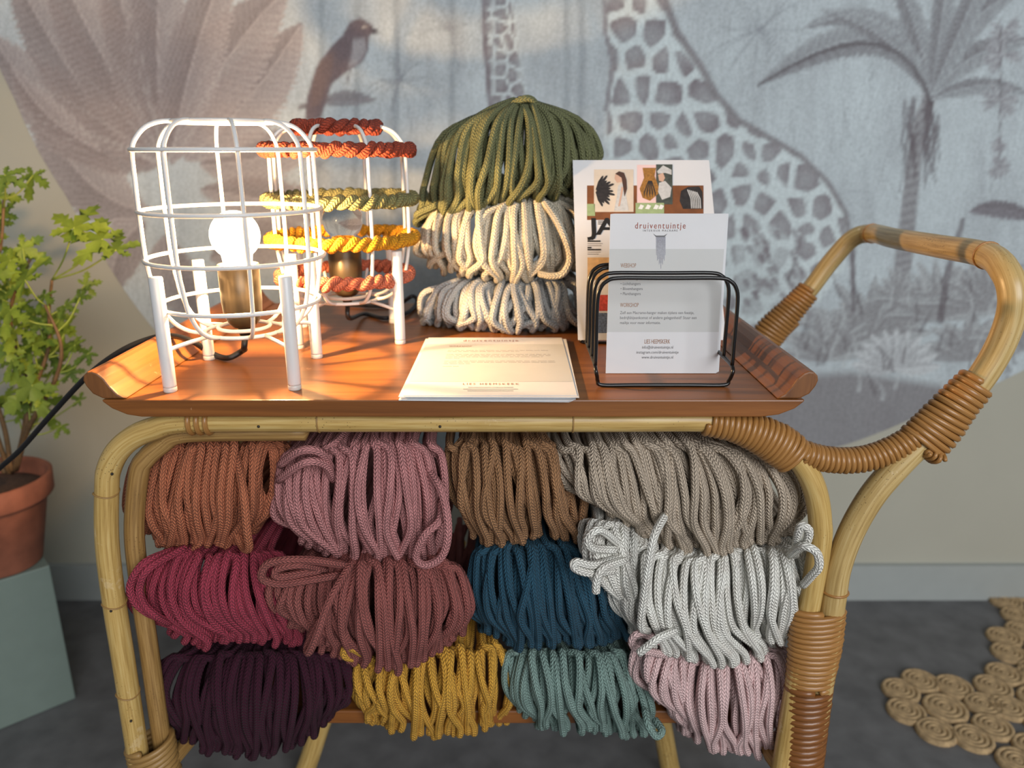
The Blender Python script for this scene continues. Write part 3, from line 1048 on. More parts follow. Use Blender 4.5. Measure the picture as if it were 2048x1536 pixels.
# ---- bottom row
hank('dark aubergine cord hank on the lower shelf below the raspberry hank', (64, 24, 42), 0.645, [
    dict(n=26, top=(390, 640, [1292, 1284, 1280, 1280, 1290]), mid=(298, 695, [1385, 1385, 1385, 1385, 1375]), bot=(315, 690, [1450, 1492, 1502, 1490, 1420]))], seed=19)
hank('mustard yellow cord hank on the lower shelf beside the aubergine hank', (222, 168, 68), 0.655, [
    dict(n=20, top=(740, 985, [1310, 1290, 1275, 1270, 1270]), mid=(702, 1012, [1375, 1375, 1375, 1370, 1365]), bot=(710, 1018, [1428, 1452, 1464, 1456, 1440]))],
    extras=[[(760, 1330, .02), (712, 1300, -.002), (692, 1296, -.004), (690, 1312, -.002), (720, 1320, .01)]], seed=20)
hank('sage teal cord hank on the lower shelf beside the mustard hank', (134, 160, 152), 0.652, [
    dict(n=20, top=(1030, 1240, [1282, 1280, 1280, 1282, 1285]), mid=(1012, 1300, [1365, 1370, 1372, 1375, 1385]), bot=(1022, 1322, [1420, 1452, 1452, 1460, 1458]))],
    extras=[[(1290, 1420, .01), (1296, 1450, -.006), (1312, 1472, -.008), (1324, 1462, -.004), (1310, 1440, .01)]], seed=21)
hank('pale pink cord hank on the lower shelf beside the right post', (238, 204, 202), 0.645, [
    dict(n=9, top=(1300, 1370, [1268, 1276, 1290]), mid=(1270, 1390, [1310, 1345, 1370]), bot=(1300, 1420, [1382, 1430, 1460]), dY=.006, edge=.02),
    dict(n=20, top=(1370, 1550, [1300, 1290, 1285, 1280, 1275]), mid=(1340, 1618, [1400, 1395, 1385, 1380, 1380]), bot=(1360, 1606, [1462, 1486, 1496, 1498, 1470]), pin=.97)],
    extras=[[(1350, 1300, .02), (1290, 1268, -.008), (1266, 1276, -.010), (1272, 1296, -.008), (1330, 1310, .01)]], seed=22)
# ---- stack on the tray
hank('pale blue-grey cord hank at the bottom of the stack on the tray', (196, 198, 196), 0.848, [
    dict(n=26, top=(920, 1140, [566, 560, 558, 556, 560]), mid=(850, 1180, [618, 612, 612, 612, 612]), bot=(856, 1180, [648, 660, 666, 664, 652]), B=0.05, edge=.05, ux=.8, pin=1.0, jit=1.3)],
    rest=T, seed=23, back=.09)
hank('cream cord hank in the middle of the stack on the tray', (220, 212, 192), 0.846, [
    dict(n=26, top=(930, 1130, [405, 396, 394, 394, 400]), mid=(850, 1185, [492, 484, 482, 482, 484]), bot=(862, 1180, [530, 552, 558, 550, 540]), B=0.05, edge=.05, ux=.78, pin=1.0, jit=1.3)],
    extras=[[(1085, 400, .03), (1118, 450, -.004), (1140, 510, -.010), (1128, 545, -.010), (1104, 552, -.004), (1080, 548, .01)]], rest=T, seed=24, back=.09)
hank('olive green cord hank on top of the stack on the tray', (118, 122, 86), 0.842, [
    dict(n=20, top=(1000, 1080, [222, 210, 206, 206, 216]), mid=(862, 1172, [370, 335, 322, 325, 345]), bot=(842, 1168, [448, 428, 404, 396, 402]), B=0.07, edge=.05, jit=1.0, ux=.74, uy=.30, pin=1.0, layers=5),
    dict(n=7, top=(1060, 1100, [212, 218, 226]), mid=(1110, 1200, [280, 286, 306]), bot=(1120, 1200, [360, 360, 350]), dY=.05, edge=.02)],
    extras=[[(1000, 232, .07), (1034, 204, .05), (1060, 198, .05), (1078, 220, .06), (1096, 262, .08)]], seed=25, back=.09)

# ================================================================== LAMPS
m_white = plain('white_lamp_metal', (204, 204, 203), 0.35, var=0.02)
m_cap = plain('clear_foot_cap', (196, 192, 186), 0.3, var=0.03)
m_socket = plain('bronze_socket', (78, 67, 50), 0.34, metal=0.5, var=0.08)
m_black = plain('black_rubber', (22, 22, 24), 0.45, var=0.1)


def bulb_mat():
    m, nt, b = new_mat('lit_bulb_glass')
    nt.nodes.remove(b)
    out = nt.nodes['Material Output']
    em = N(nt, 'ShaderNodeEmission', i_Color=(1.0, 0.86, 0.62, 1), i_Strength=7.0)
    tr = N(nt, 'ShaderNodeBsdfTransparent')
    mx = N(nt, 'ShaderNodeMixShader', i_Fac=0.75)
    nt.links.new(em.outputs[0], mx.inputs[1])
    nt.links.new(tr.outputs[0], mx.inputs[2])
    nt.links.new(mx.outputs[0], out.inputs['Surface'])
    return m


m_lit = bulb_mat()


def glass_mat():
    m, nt, b = new_mat('unlit_bulb_glass')
    b.inputs['Base Color'].default_value = (0.9, 0.9, 0.9, 1)
    b.inputs['Roughness'].default_value = 0.05
    b.inputs['Transmission Weight'].default_value = 1.0
    b.inputs['IOR'].default_value = 1.1
    return m


m_glass = glass_mat()


def cage_lamp(name, label, cx, cy, rot, lit, group=None):
    root = thing(name, label, 'lamp', (cx, cy, T), group)
    c = Vector((cx, cy, T))

    def pol(r, a, z):
        return c + Vector((r * math.cos(a), r * math.sin(a), z))
    rings = [(0.042, 0.227), (0.0765, 0.204), (0.0775, 0.153), (0.0775, 0.111), (0.0705, 0.070)]
    wr = 0.0019
    out = []
    for r, z in rings:
        P = [pol(r, a, z) for a in np.linspace(0, 2 * math.pi, 44, endpoint=False)]
        out.append(tube('cage_ring', P, wr, m_white, root, 8, True))
    for k in range(8):
        a = rot + math.radians(22.5) + k * math.pi / 4
        prof = [(0.042, .2275), (.052, .2265), (.062, .2225), (.070, .2145), (.0748, .204), (.0757, .18), (.0760, .153), (.0757, .111), (.0722, .085), (.0685, .070), (.060, .055), (.048, .046), (.034, .0425)]
        tube('cage_rib', smooth_path([pol(r, a, z) for r, z in prof], 3), wr, m_white, root, 8)
    for r, z in ((0.035, 0.0425), (0.023, 0.046)):
        tube('base_ring', [pol(r, a, z) for a in np.linspace(0, 2 * math.pi, 36, endpoint=False)], wr, m_white, root, 8, True)
    for k in range(4):
        a = rot + math.pi / 4 + k * math.pi / 2
        lp = pol(0.0765, a, 0)
        lg = lathe('leg', [(0.0, 0.0045), (0.0057, 0.0045), (0.0058, 0.006), (0.0058, 0.100), (0.0053, 0.101), (0.0, 0.101)], m_white, root, 18, lp)
        cp = lathe('foot_cap', [(0, 0.0), (0.0056, 0.0), (0.0059, 0.001), (0.0059, 0.004), (0.0056, 0.0044), (0, 0.0044)], m_cap, None, 18, lp)
        cp.parent = lg
        cp.matrix_parent_inverse = lg.matrix_world.inverted() if False else Matrix()
        # parent world offset of the leg equals the root compensation, so the cap sits at the same place
        tube('spoke', [pol(0.0745, a, 0.037), pol(0.055, a, 0.040), pol(0.034, a, 0.0425)], wr, m_white, root, 8)
    s = lathe('socket', [(0, 0.046), (0.010, 0.046), (0.0135, 0.050), (0.0172, 0.058), (0.0178, 0.066), (0.0182, 0.070), (0.0184, 0.104), (0.0176, 0.1045), (0.0170, 0.100), (0.0, 0.100)], m_socket, root, 32, c)
    lathe('cable_grip', [(0, 0.037), (0.0045, 0.037), (0.006, 0.041), (0.006, 0.046), (0, 0.046)], m_black, root, 14, c)
    bz = 0.130
    pr_ = [(0.0125, 0.100), (0.0130, 0.106)] + [(0.0222 * math.sin(t), bz - 0.0222 * math.cos(t)) for t in np.linspace(0.68, math.pi, 16)]
    lathe('bulb', pr_, m_lit if lit else m_glass, root, 32, c)
    if lit:
        d = bpy.data.lights.new('bulb_light', 'POINT')
        d.energy = BULB_W
        d.color = (1.0, 0.60, 0.27)
        d.shadow_soft_size = 0.007
        lo = bpy.data.objects.new('bulb_light', d)
        lo.location = c + Vector((0, 0, bz + 0.002))
        COL.objects.link(lo)
        lo.parent = root
        lo.matrix_parent_inverse = Matrix.Translation(-root.location)
    return root, c, rings


lamp1, c1, _ = cage_lamp('cage_lamp', 'white wire cage table lamp with bare lit bulb', -0.2505, 0.7045, 0.06, True)
# cable of the lit lamp: down from the socket, over the roll, off towards the plant
cab = [c1 + Vector((0, 0, .038)), c1 + Vector((-.001, -.004, .026)), PZ(487, 700, T + .012), PZ(455, 716, T + .004), PZ(420, 705, T + .006),
       PY(385, 683, .745), PY(345, 672, .76), PY(300, 677, .77), PY(240, 703, .77), PY(175, 752, .775), PY(100, 832, .79), PY(40, 900, .80), PY(-30, 968, .81), PY(-90, 1080, .83)]
tube('cable', smooth_path(cab, 8), 0.0029, m_black, lamp1, 10)

lamp2, c2, rings2 = cage_lamp('macrame_lamp', 'white wire cage lamp with its rings wrapped in coloured twisted cord', -0.187, 0.864, 0.21, False)
rc = [(142, 64, 49), (154, 68, 48), (128, 126, 84), (206, 146, 34), (196, 112, 86)]
rg = np.random.default_rng(77)
for (r, z), col in zip(rings2, rc):
    mat = cord_mat('macrame_%d_%d_%d' % col, col, cols=5, freq=420.0, strength=1.0)
    wrp = []
    nt_ = int(2 * math.pi * r / 0.0215)
    m_ = nt_ * 12
    for s in range(2):
        P = []
        for k in range(m_):
            a = 2 * math.pi * k / m_
            ph = a * nt_ + s * math.pi + 0.5 * math.sin(3 * a + s)
            rad = 0.0037 * (1 + 0.18 * math.sin(7 * a + s * 2))
            P.append(c2 + Vector(((r + rad * math.cos(ph)) * math.cos(a), (r + rad * math.cos(ph)) * math.sin(a), z + rad * math.sin(ph))))
        wrp.append(tube_data(P, 0.0044 + 0.0006 * np.sin(np.arange(m_) * 0.83 + s), 9, True))
    link('ring_wrap', mesh('ring_wrap', *join(wrp)), mat, lamp2)
cab2 = [c2 + Vector((0, 0, .038)), c2 + Vector((.001, -.002, .020)), PZ(728, 628, T + .004), PZ(770, 636, T + .0035), PZ(815, 625, T + .0035), PZ(834, 604, T + .005), PY(826, 592, .99), PY(806, 604, 1.0), PZ(790, 612, T + .0035), PZ(745, 612, T + .0035), PZ(690, 609, T + .0035)]
tube('cable', smooth_path(cab2, 8), 0.0026, m_black, lamp2, 10)

# ================================================================== PAPERS AND RACK
m_paper = plain('white_paper', (206, 207, 209), 0.75, var=0.015)
m_paper_b = plain('paper_grey_band', (188, 190, 189), 0.75, var=0.015)
m_ink_r = plain('red_brown_ink', (150, 84, 70), 0.8, var=0.05)
m_ink_g = plain('grey_ink', (112, 112, 114), 0.8, var=0.05)
m_ink_k = plain('black_ink', (20, 20, 22), 0.8, var=0.05)
m_ink_b = plain('tan_ink', (150, 112, 86), 0.8, var=0.05)
m_wire = plain('black_wire', (14, 14, 15), 0.28, var=0.1)


class Sheet:
    """a sheet of paper: origin at the bottom-left corner, right and up axes"""

    def __init__(self, name, label, cat, o, right, up, w, h, t=0.0004, group=None, cut=0.0):
        self.o, self.r, self.u = Vector(o), Vector(right).normalized(), Vector(up).normalized()
        self.n = self.r.cross(self.u).normalized()
        self.w, self.h = w, h
        self.root = thing(name, label, cat, o, group)
        nx = 6
        prof = [(0, 0), (w - cut, 0), (w, cut), (w, h), (0, h)] if cut else [(0, 0), (w, 0), (w, h), (0, h)]
        k = len(prof)
        V = [self.p(a, b) for a, b in prof] + [self.p(a, b, -t) for a, b in prof]
        Fc = [tuple(range(k)), tuple(range(2 * k - 1, k - 1, -1))] + [(i, k + i, k + (i + 1) % k, (i + 1) % k) for i in range(k)]
        link('paper', mesh('paper', V, Fc), m_paper, self.root, False)

    def p(self, a, b, d=0.0):
        return self.o + self.r * a + self.u * b + self.n * d

    def inv(self, px, py):
        q = PP(px, py, self.o, self.n) - self.o
        return q.dot(self.r), q.dot(self.u)

    def quad(self, name, a0, b0, a1, b1, mat, d=0.00012):
        V = [self.p(a0, b0, d), self.p(a1, b0, d), self.p(a1, b1, d), self.p(a0, b1, d)]
        return link(name, mesh(name, V, [(0, 1, 2, 3)]), mat, self.root, False)

    def poly(self, name, pts, mat, d=0.00024):
        V = [self.p(a, b, d) for a, b in pts]
        return link(name, mesh(name, V, [tuple(range(len(V)))]), mat, self.root, False)

    def polypx(self, name, pts, mat, d=0.00024):
        q = [self.inv(*p) for p in pts]
        s = sum(q[i][0] * q[(i + 1) % len(q)][1] - q[(i + 1) % len(q)][0] * q[i][1] for i in range(len(q)))
        return self.poly(name, q if s > 0 else q[::-1], mat, d)

    def quadpx(self, name, x0, y0, x1, y1, mat, d=0.00012):
        return self.polypx(name, [(x0, y0), (x1, y0), (x1, y1), (x0, y1)], mat, d)

    def text(self, s, a, b, width, height, mat, align='LEFT', space=1.0, d=0.00030, name='printed_text', bold=0.0):
        """text fitted to a width, baseline at b"""
        cu = bpy.data.curves.new('text', 'FONT')
        cu.body = s
        cu.size = 1.0
        cu.space_character = space
        cu.resolution_u = 2
        cu.offset = bold
        ob = bpy.data.objects.new('text', cu)
        COL.objects.link(ob)
        dg = bpy.context.evaluated_depsgraph_get()
        me = bpy.data.meshes.new_from_object(ob.evaluated_get(dg))
        bpy.data.objects.remove(ob)
        co = np.zeros(len(me.vertices) * 3)
        me.vertices.foreach_get('co', co)
        co = co.reshape(-1, 3)
        lo, hi = co.min(0), co.max(0)
        sx = width / (hi[0] - lo[0])
        sy = height / 0.73
        x0 = a if align == 'LEFT' else a - width / 2
        out = [self.p(x0 + (c[0] - lo[0]) * sx, b + c[1] * sy, d) for c in co]
        me.vertices.foreach_set('co', np.array([tuple(v) for v in out]).ravel())
        me.materials.clear()
        me.update()
        if len(me.polygons) and me.polygons[0].normal.dot(self.n) < 0:
            me.flip_normals()
        return link(name, me, mat, self.root, False)

    def textpx(self, s, x0, x1, ybase, hpx, mat, space=1.0, bold=0.0):
        a, b = self.inv(x0, ybase)
        a1, b1 = self.inv(x1, ybase)
        _, bt = self.inv(x0, ybase - hpx)
        return self.text(s, a, b, a1 - a, bt - b, mat, 'LEFT', space, bold=bold)


# --- leaflets standing in the rack (postcard size)
YFL = 0.703


def stand_sheet(name, label, xl, yb, zb, w, h, lean, group=None, rotz=0.0, t=0.0004):
    up = Vector((0, math.sin(lean), math.cos(lean)))
    right = Vector((math.cos(rotz), math.sin(rotz), 0))
    up = (up - right * up.dot(right)).normalized()
    return Sheet(name, label, 'leaflet', (xl, yb, zb), right, up, w, h, t, group)


fx = PZ(1207, 737, T).x
front = stand_sheet('leaflet', 'front leaflet in the black wire rack, printed with a wall hanging drawing', fx, YFL, T + 0.0004, 0.105, 0.148, math.radians(3.2))
for k in range(4):
    stand_sheet('leaflet', 'blank-edged leaflet stacked behind the front leaflet in the wire rack', fx + 0.0008 + 0.0011 * k, YFL + 0.0014 * (k + 1), T + 0.0004, 0.105, 0.148, math.radians(3.2 + 0.25 * k), 'leaflets behind the front one')
S = front
S.quad('grey_band', 0.0, S.inv(1300, 664)[1], S.w, S.inv(1300, 498)[1], m_paper_b)
S.textpx('druiventuintje', 1270, 1371, 457, 13, m_ink_r, 1.25)
S.textpx('INTERIEUR MACRAME', 1286, 1355, 463, 4, m_ink_g, 1.5)
S.textpx('WEBSHOP', 1241, 1272, 535, 9, m_ink_b)
S.textpx('• Wandhangers', 1241, 1284, 559, 6, m_ink_g)
S.textpx('• Lichthangers', 1241, 1281, 570, 6, m_ink_g)
S.textpx('• Bloemhangers', 1241, 1285, 580, 6, m_ink_g)
S.textpx('• Planthangers', 1241, 1281, 590, 6, m_ink_g)
S.textpx('WORKSHOP', 1240, 1277, 614, 9, m_ink_b)
S.textpx('Zelf een Macrame-hanger maken tijdens een feestje,', 1240, 1388, 628, 6, m_ink_g)
S.textpx('bedrijfsbijeenkomst of andere gelegenheid? Stuur een', 1240, 1393, 638, 6, m_ink_g)
S.textpx('mailtje voor meer informatie.', 1240, 1321, 648, 6, m_ink_g)
S.textpx('LIES HEEMSKERK', 1289, 1340, 687, 9, m_ink_b)
S.textpx('info@druiventuintje.nl', 1284, 1346, 697, 6, m_ink_g)
S.textpx('instagram.com/druiventuintje', 1273, 1357, 707, 6, m_ink_g)
S.textpx('www.druiventuintje.nl', 1283, 1346, 717, 6, m_ink_g)
# the drawn wall hanging
m_draw = plain('grey_drawing', (150, 152, 162), 0.8, var=0.2, scale=900)
S.polypx('drawn_rod', [(1306, 467), (1312, 471), (1328, 471), (1335, 467), (1329, 474), (1312, 474)], m_ink_g)
hang = []
for k in range(11):
    x = 1312 + k * 1.75
    L_ = 512 + 20 * (1 - abs(k - 5) / 5) + (4 if k % 2 else -3)
    S.polypx('drawn_cord', [(x, 473), (x + 1.5, 473), (x + 1.3, 493), (x + 1.5, L_), (x + .4, L_ + 2), (x + .1, 493)], m_draw)

# --- tall page leaning behind (magazine page)
zb = T + 0.0222
pb = PZ(1156, 680, zb)
pt = Vector((0, math.sin(math.radians(35.5)), math.cos(math.radians(35.5))))
page = Sheet('magazine_page', 'white magazine page with photo collage leaning at the back of the rack', 'page', (pb.x, pb.y, zb), (1, 0, 0), pt, 0.148, 0.21, 0.0004)
m_p_brown = plain('print_brown', (118, 70, 34), 0.6, var=0.3, scale=60)
m_p_cream = plain('print_cream', (204, 190, 172), 0.6, var=0.08, scale=60)
m_p_black = plain('print_black', (40, 36, 36), 0.6, var=0.4, scale=300)
m_p_pink = plain('print_pink', (222, 190, 186), 0.6, var=0.05)
m_p_ochre = plain('print_ochre', (150, 104, 44), 0.6, var=0.35, scale=500)
m_p_dark = plain('print_dark_green', (66, 72, 66), 0.6, var=0.35, scale=200)
m_p_green = plain('print_sage', (146, 164, 118), 0.6, var=0.12, scale=200)
m_p_skin = plain('print_skin', (196, 160, 138), 0.6, var=0.08)
m_p_dress = plain('print_dress', (188, 188, 186), 0.6, var=0.12, scale=300)
m_p_hair = plain('print_hair', (70, 48, 38), 0.6, var=0.2)
m_p_white = plain('print_white', (220, 220, 216), 0.6, var=0.05)
m_p_red = plain('print_red', (186, 70, 60), 0.6, var=0.3, scale=400)
m_p_blue = plain('print_blue', (88, 104, 130), 0.6, var=0.5, scale=500)
m_p_wood = plain('print_wood', (196, 162, 116), 0.6, var=0.2, scale=120)
G = page
G.quadpx('printed_backdrop', 1174, 371, 1407, 440, m_p_brown, .00010)
G.quadpx('printed_picture', 1188, 339, 1267, 424, m_p_cream, .00022)
fan_pts = [(1189, 352), (1200, 350), (1212, 358), (1222, 368), (1226, 376), (1220, 392), (1206, 406), (1192, 413), (1189, 400)]
for k in range(13):
    a = math.radians(-62 + k * 10.5)
    ca, sa = math.cos(a), math.sin(a)
    Lf = 30 + 5 * math.sin(k * 2.1) + 4 * math.cos(a)
    G.polypx('printed_feather', [(max(1189, 1190 + ca * t - sa * w), 382 + sa * t + ca * w) for t, w in ((2, 0), (Lf * .6, -3.2), (Lf, -2), (Lf + 3, 0.4), (Lf, 2), (Lf * .6, 3.2))], m_p_black, .00034 + .000004 * k)
G.polypx('printed_dress', [(1236, 372), (1243, 366), (1251, 374), (1252, 392), (1257, 422), (1228, 422), (1233, 396)], m_p_dress, .00034)
G.polypx('printed_face', [(1230, 350), (1238, 346), (1246, 352), (1244, 364), (1234, 366), (1229, 358)], m_p_skin, .00040)
G.polypx('printed_hair', [(1230, 348), (1238, 343), (1248, 346), (1253, 360), (1254, 378), (1249, 394), (1246, 374), (1243, 356), (1236, 351)], m_p_hair, .00046)
G.polypx('printed_arm', [(1243, 374), (1247, 376), (1243, 396), (1240, 412), (1236, 414), (1240, 394)], m_p_skin, .00046)
G.quadpx('printed_picture', 1274, 330, 1312, 408, m_p_pink, .00022)
G.polypx('printed_hanging', [(1285, 336), (1312, 336), (1309, 352), (1317, 374), (1316, 388), (1300, 402), (1285, 396), (1279, 378), (1288, 356)], m_p_ochre, .00034)
for k in range(5):
    x = 1287 + k * 5.5
    G.polypx('printed_cord', [(1296 + k * 1.5, 362), (1298 + k * 1.5, 362), (x + 2.5, 386), (x + 1.5, 396), (x, 386)], m_p_black, .00044)
G.quadpx('printed_picture', 1312, 329, 1345, 409, m_p_dark, .00024)
G.polypx('printed_face', [(1316, 350), (1326, 346), (1330, 356), (1326, 364), (1318, 362)], m_p_skin, .00036)
G.polypx('printed_hat', [(1314, 343), (1326, 331), (1343, 340), (1343, 350), (1330, 346), (1316, 348)], m_p_dress, .00042)
G.polypx('printed_figure', [(1318, 366), (1330, 362), (1343, 376), (1340, 394), (1324, 400), (1316, 384)], m_p_dress, .00036)
G.polypx('printed_yarn', [(1362, 382), (1376, 374), (1398, 373), (1405, 384), (1406, 418), (1366, 418), (1359, 402)], m_p_black, .00022)
for k in range(6):
    x = 1382 + k * 3.6
    G.polypx('printed_cord', [(x - 8, 380 + k), (x - 6, 379 + k), (x + 1, 398), (x + 2, 417), (x, 417), (x - 1, 398)], m_p_dress, .00034)
G.quadpx('printed_leaves', 1271, 406, 1328, 440, m_p_green, .00028)
for x0 in (1276, 1290, 1306, 1316):
    G.polypx('printed_leaf', [(x0, 418), (x0 + 5, 409), (x0 + 12, 412), (x0 + 8, 419)], m_p_white, .00038)
G.quadpx('printed_leaves', 1174, 408, 1190, 432, m_p_green, .00022)
G.textpx('JA', 1174, 1240, 469, 34, m_ink_k, 0.9, bold=0.02)
for y, w in ((480, 12), (484, 26)):
    G.quadpx('printed_line', 1175, y - 3, 1175 + w, y, m_ink_k, .0002)
for y, w in ((497, 8), (501, 27)):
    G.quadpx('printed_line', 1175, y - 3, 1175 + w, y, m_ink_k, .0002)
for y, w in ((488, 30), (492, 28), (505, 26), (509, 22)):
    G.quadpx('printed_line', 1175, y - 1.2, 1175 + w, y, m_ink_g, .0002)
for y in (443, 446, 449):
    G.quadpx('printed_line', 1196, y - 1.5, 1208, y, m_ink_k, .0002)
G.quadpx('printed_picture', 1175, 515, 1240, 560, m_p_wood, .0002)
G.quadpx('printed_picture', 1190, 590, 1240, 622, m_p_red, .0002)
G.quadpx('printed_picture', 1190, 626, 1240, 666, m_p_blue, .0002)

# --- black wire rack
rack = thing('letter_rack', 'black wire letter rack of upright hoops holding leaflets on the tray', 'letter rack', (0.137, 0.72, T))
wr = 0.0018
a0 = PZ(1195, 770, T + wr)
a1 = PZ(1455, 768, T + wr)
xL, xR = a0.x - 0.0025, a1.x + 0.002
zr = T + 0.020
yh = [0.661, 0.690, 0.7215, 0.7425, 0.808]
top = T + 0.098
for i, y in enumerate(yh):
    c = 0.017
    P = [Vector((xL, y, zr)), Vector((xL, y, zr + 0.02)), Vector((xL, y, top - c - .004)), Vector((xL + 0.0022, y, top - 0.009)), Vector((xL + 0.0075, y, top - 0.0028)), Vector((xL + c, y, top)),
         Vector((xL + 0.05, y, top)), Vector((xR - 0.05, y, top)), Vector((xR - c, y, top)), Vector((xR - 0.0075, y, top - 0.0028)), Vector((xR - 0.0022, y, top - 0.009)), Vector((xR, y, top - c - .004)), Vector((xR, y, zr + 0.02)), Vector((xR, y, zr))]
    tube('wire_hoop', smooth_path(P, 4), wr, m_wire, rack, 8)
yb0 = a0.y
base = [Vector((xL, 0.75, zr)), Vector((xL, 0.672, zr)), Vector((xL, yb0 - 0.003, zr - 0.003)), Vector((a0.x - .001, yb0 - 0.003, zr - 0.009)), Vector((a0.x, yb0, T + 0.006)), Vector((a0.x + 0.004, yb0, T + wr)),
        Vector((0.11, yb0, T + wr)), Vector((0.16, yb0, T + wr)), Vector((a1.x - 0.004, yb0, T + wr)), Vector((a1.x, yb0, T + 0.006)), Vector((a1.x + .001, yb0 - 0.003, zr - 0.009)), Vector((xR, yb0 - 0.003, zr - 0.003)), Vector((xR, 0.672, zr)), Vector((xR, 0.75, zr))]
back_ = [Vector((xR, 0.812, zr)), Vector((xR, 0.820, zr - 0.004)), Vector((a1.x, 0.820, T + 0.006)), Vector((a1.x - 0.004, 0.820, T + wr)), Vector((0.137, 0.820, T + wr)), Vector((a0.x + 0.004, 0.820, T + wr)), Vector((a0.x, 0.820, T + 0.006)), Vector((xL, 0.820, zr - 0.004)), Vector((xL, 0.812, zr))]
tube('base_wire', smooth_path(base + back_, 5, True), wr, m_wire, rack, 8, True)

# --- stack of lying sheets
c_bl, c_br = PZ(806, 791, T + .004), PZ(1143, 789, T + .004)
c_tl = PZ(861, 673, T + .004)
rdir = (c_br - c_bl).normalized()
w_, h_ = 0.148, 0.21
rgp = random.Random(5)
nS = 8
for k in range(nS):
    z = T + 0.0005 + 0.00052 * k
    last = k == nS - 1
    ang = 0.0 if last else rgp.uniform(-0.025, 0.012) - (0.03 if k < 2 else 0)
    r_ = Vector((math.cos(ang), math.sin(ang), 0))
    u_ = Vector((-math.sin(ang), math.cos(ang), 0))
    org = Vector((c_bl.x + (0 if last else rgp.uniform(-.004, .002)) - (0.004 if k < 2 else 0), c_bl.y - (0 if last else rgp.uniform(0, .0025)), z))
    sh = Sheet('leaflet', 'top leaflet of the flat paper stack on the tray, printed with grey lines' if last else 'leaflet in the flat paper stack on the tray, under the top one', 'leaflet', org, r_, u_, w_, h_, 0.0004,
               None if last else 'leaflets under the top one of the stack', cut=0.004 if k < 6 else 0.0)
S = sh
S.quad('grey_band', 0.0, 0.04, S.w, S.h - 0.030, m_paper_b)
S.text('druiventuintje', S.w * 0.47, S.h - 0.018, 0.060, 0.0075, m_ink_r, 'CENTER', 1.3)
S.text('WORKSHOP', 0.026, S.h - 0.043, 0.024, 0.0055, m_ink_b, 'LEFT', 1.1)
S.text('LIES HEEMSKERK', S.w * 0.5, 0.030, 0.050, 0.0055, m_ink_b, 'CENTER', 1.4)
rg2 = random.Random(9)
for b, w in ((.152, .104), (.147, .074), (.136, .106), (.131, .106), (.126, .098), (.121, .014), (.110, .110), (.105, .110), (.100, .026), (.090, .016)):
    x = 0.026
    while x < 0.026 + w:      # word-like dashes of the small print
        l = rg2.uniform(.003, .009)
        S.quad('printed_line', x, b, min(x + l, 0.026 + w), b + 0.0009, m_ink_g, .0002)
        x += l + .0013
for b, w in ((.022, .040), (.017, .048), (.012, .040)):
    S.quad('printed_line', S.w / 2 - w / 2, b, S.w / 2 + w / 2, b + .0009, m_ink_g, .0002)

# ================================================================== PLANT ON PEDESTAL
m_ped = plain('sage_paint', (112, 126, 118), 0.6, var=0.03)
m_terra = plain('terracotta', (140, 84, 62), 0.8, var=0.25, scale=26, bump=0.3, bscale=220)
m_soil = plain('soil', (62, 44, 34), 0.95, var=0.4, scale=160, bump=1.0, bscale=200)
m_stem = plain('woody_stem', (104, 78, 48), 0.7, var=0.3, scale=90)
m_pet = plain('green_stalk', (136, 150, 58), 0.6, var=0.15, scale=90)
C1 = Vector((-0.712, 1.052, 0))
ea, eb = Vector((-.741, -.672, 0)), Vector((-.672, .741, 0))
PH = 0.245
q = [C1, C1 + ea * .34, C1 + ea * .34 + eb * .30, C1 + eb * .30]
V = [tuple(p) for p in q] + [(p.x, p.y, PH) for p in q]
o = link('pedestal', mesh('pedestal', V, [(0, 1, 2, 3), (7, 6, 5, 4), (0, 4, 5, 1), (1, 5, 6, 2), (2, 6, 7, 3), (3, 7, 4, 0)]), m_ped, None, False)
o.data.flip_normals()
bevel(o, 0.002)
tag(o, 'grey-green painted box pedestal under the potted plant', 'pedestal')
pc = Vector((-0.786, 1.058, PH))
pot = thing('potted_geranium', 'scented geranium with jagged green leaves in a terracotta pot', 'potted plant', pc)
lathe('pot', [(0, 0), (.050, 0), (.053, .003), (.075, .108), (.076, .109), (.083, .110), (.085, .113), (.0865, .142), (.083, .145), (.078, .142), (.075, .119), (0, .117)], m_terra, pot, 40, pc)
lathe('soil', [(0, .124), (.04, .126), (.070, .122), (.0755, .119)], m_soil, pot, 24, pc)


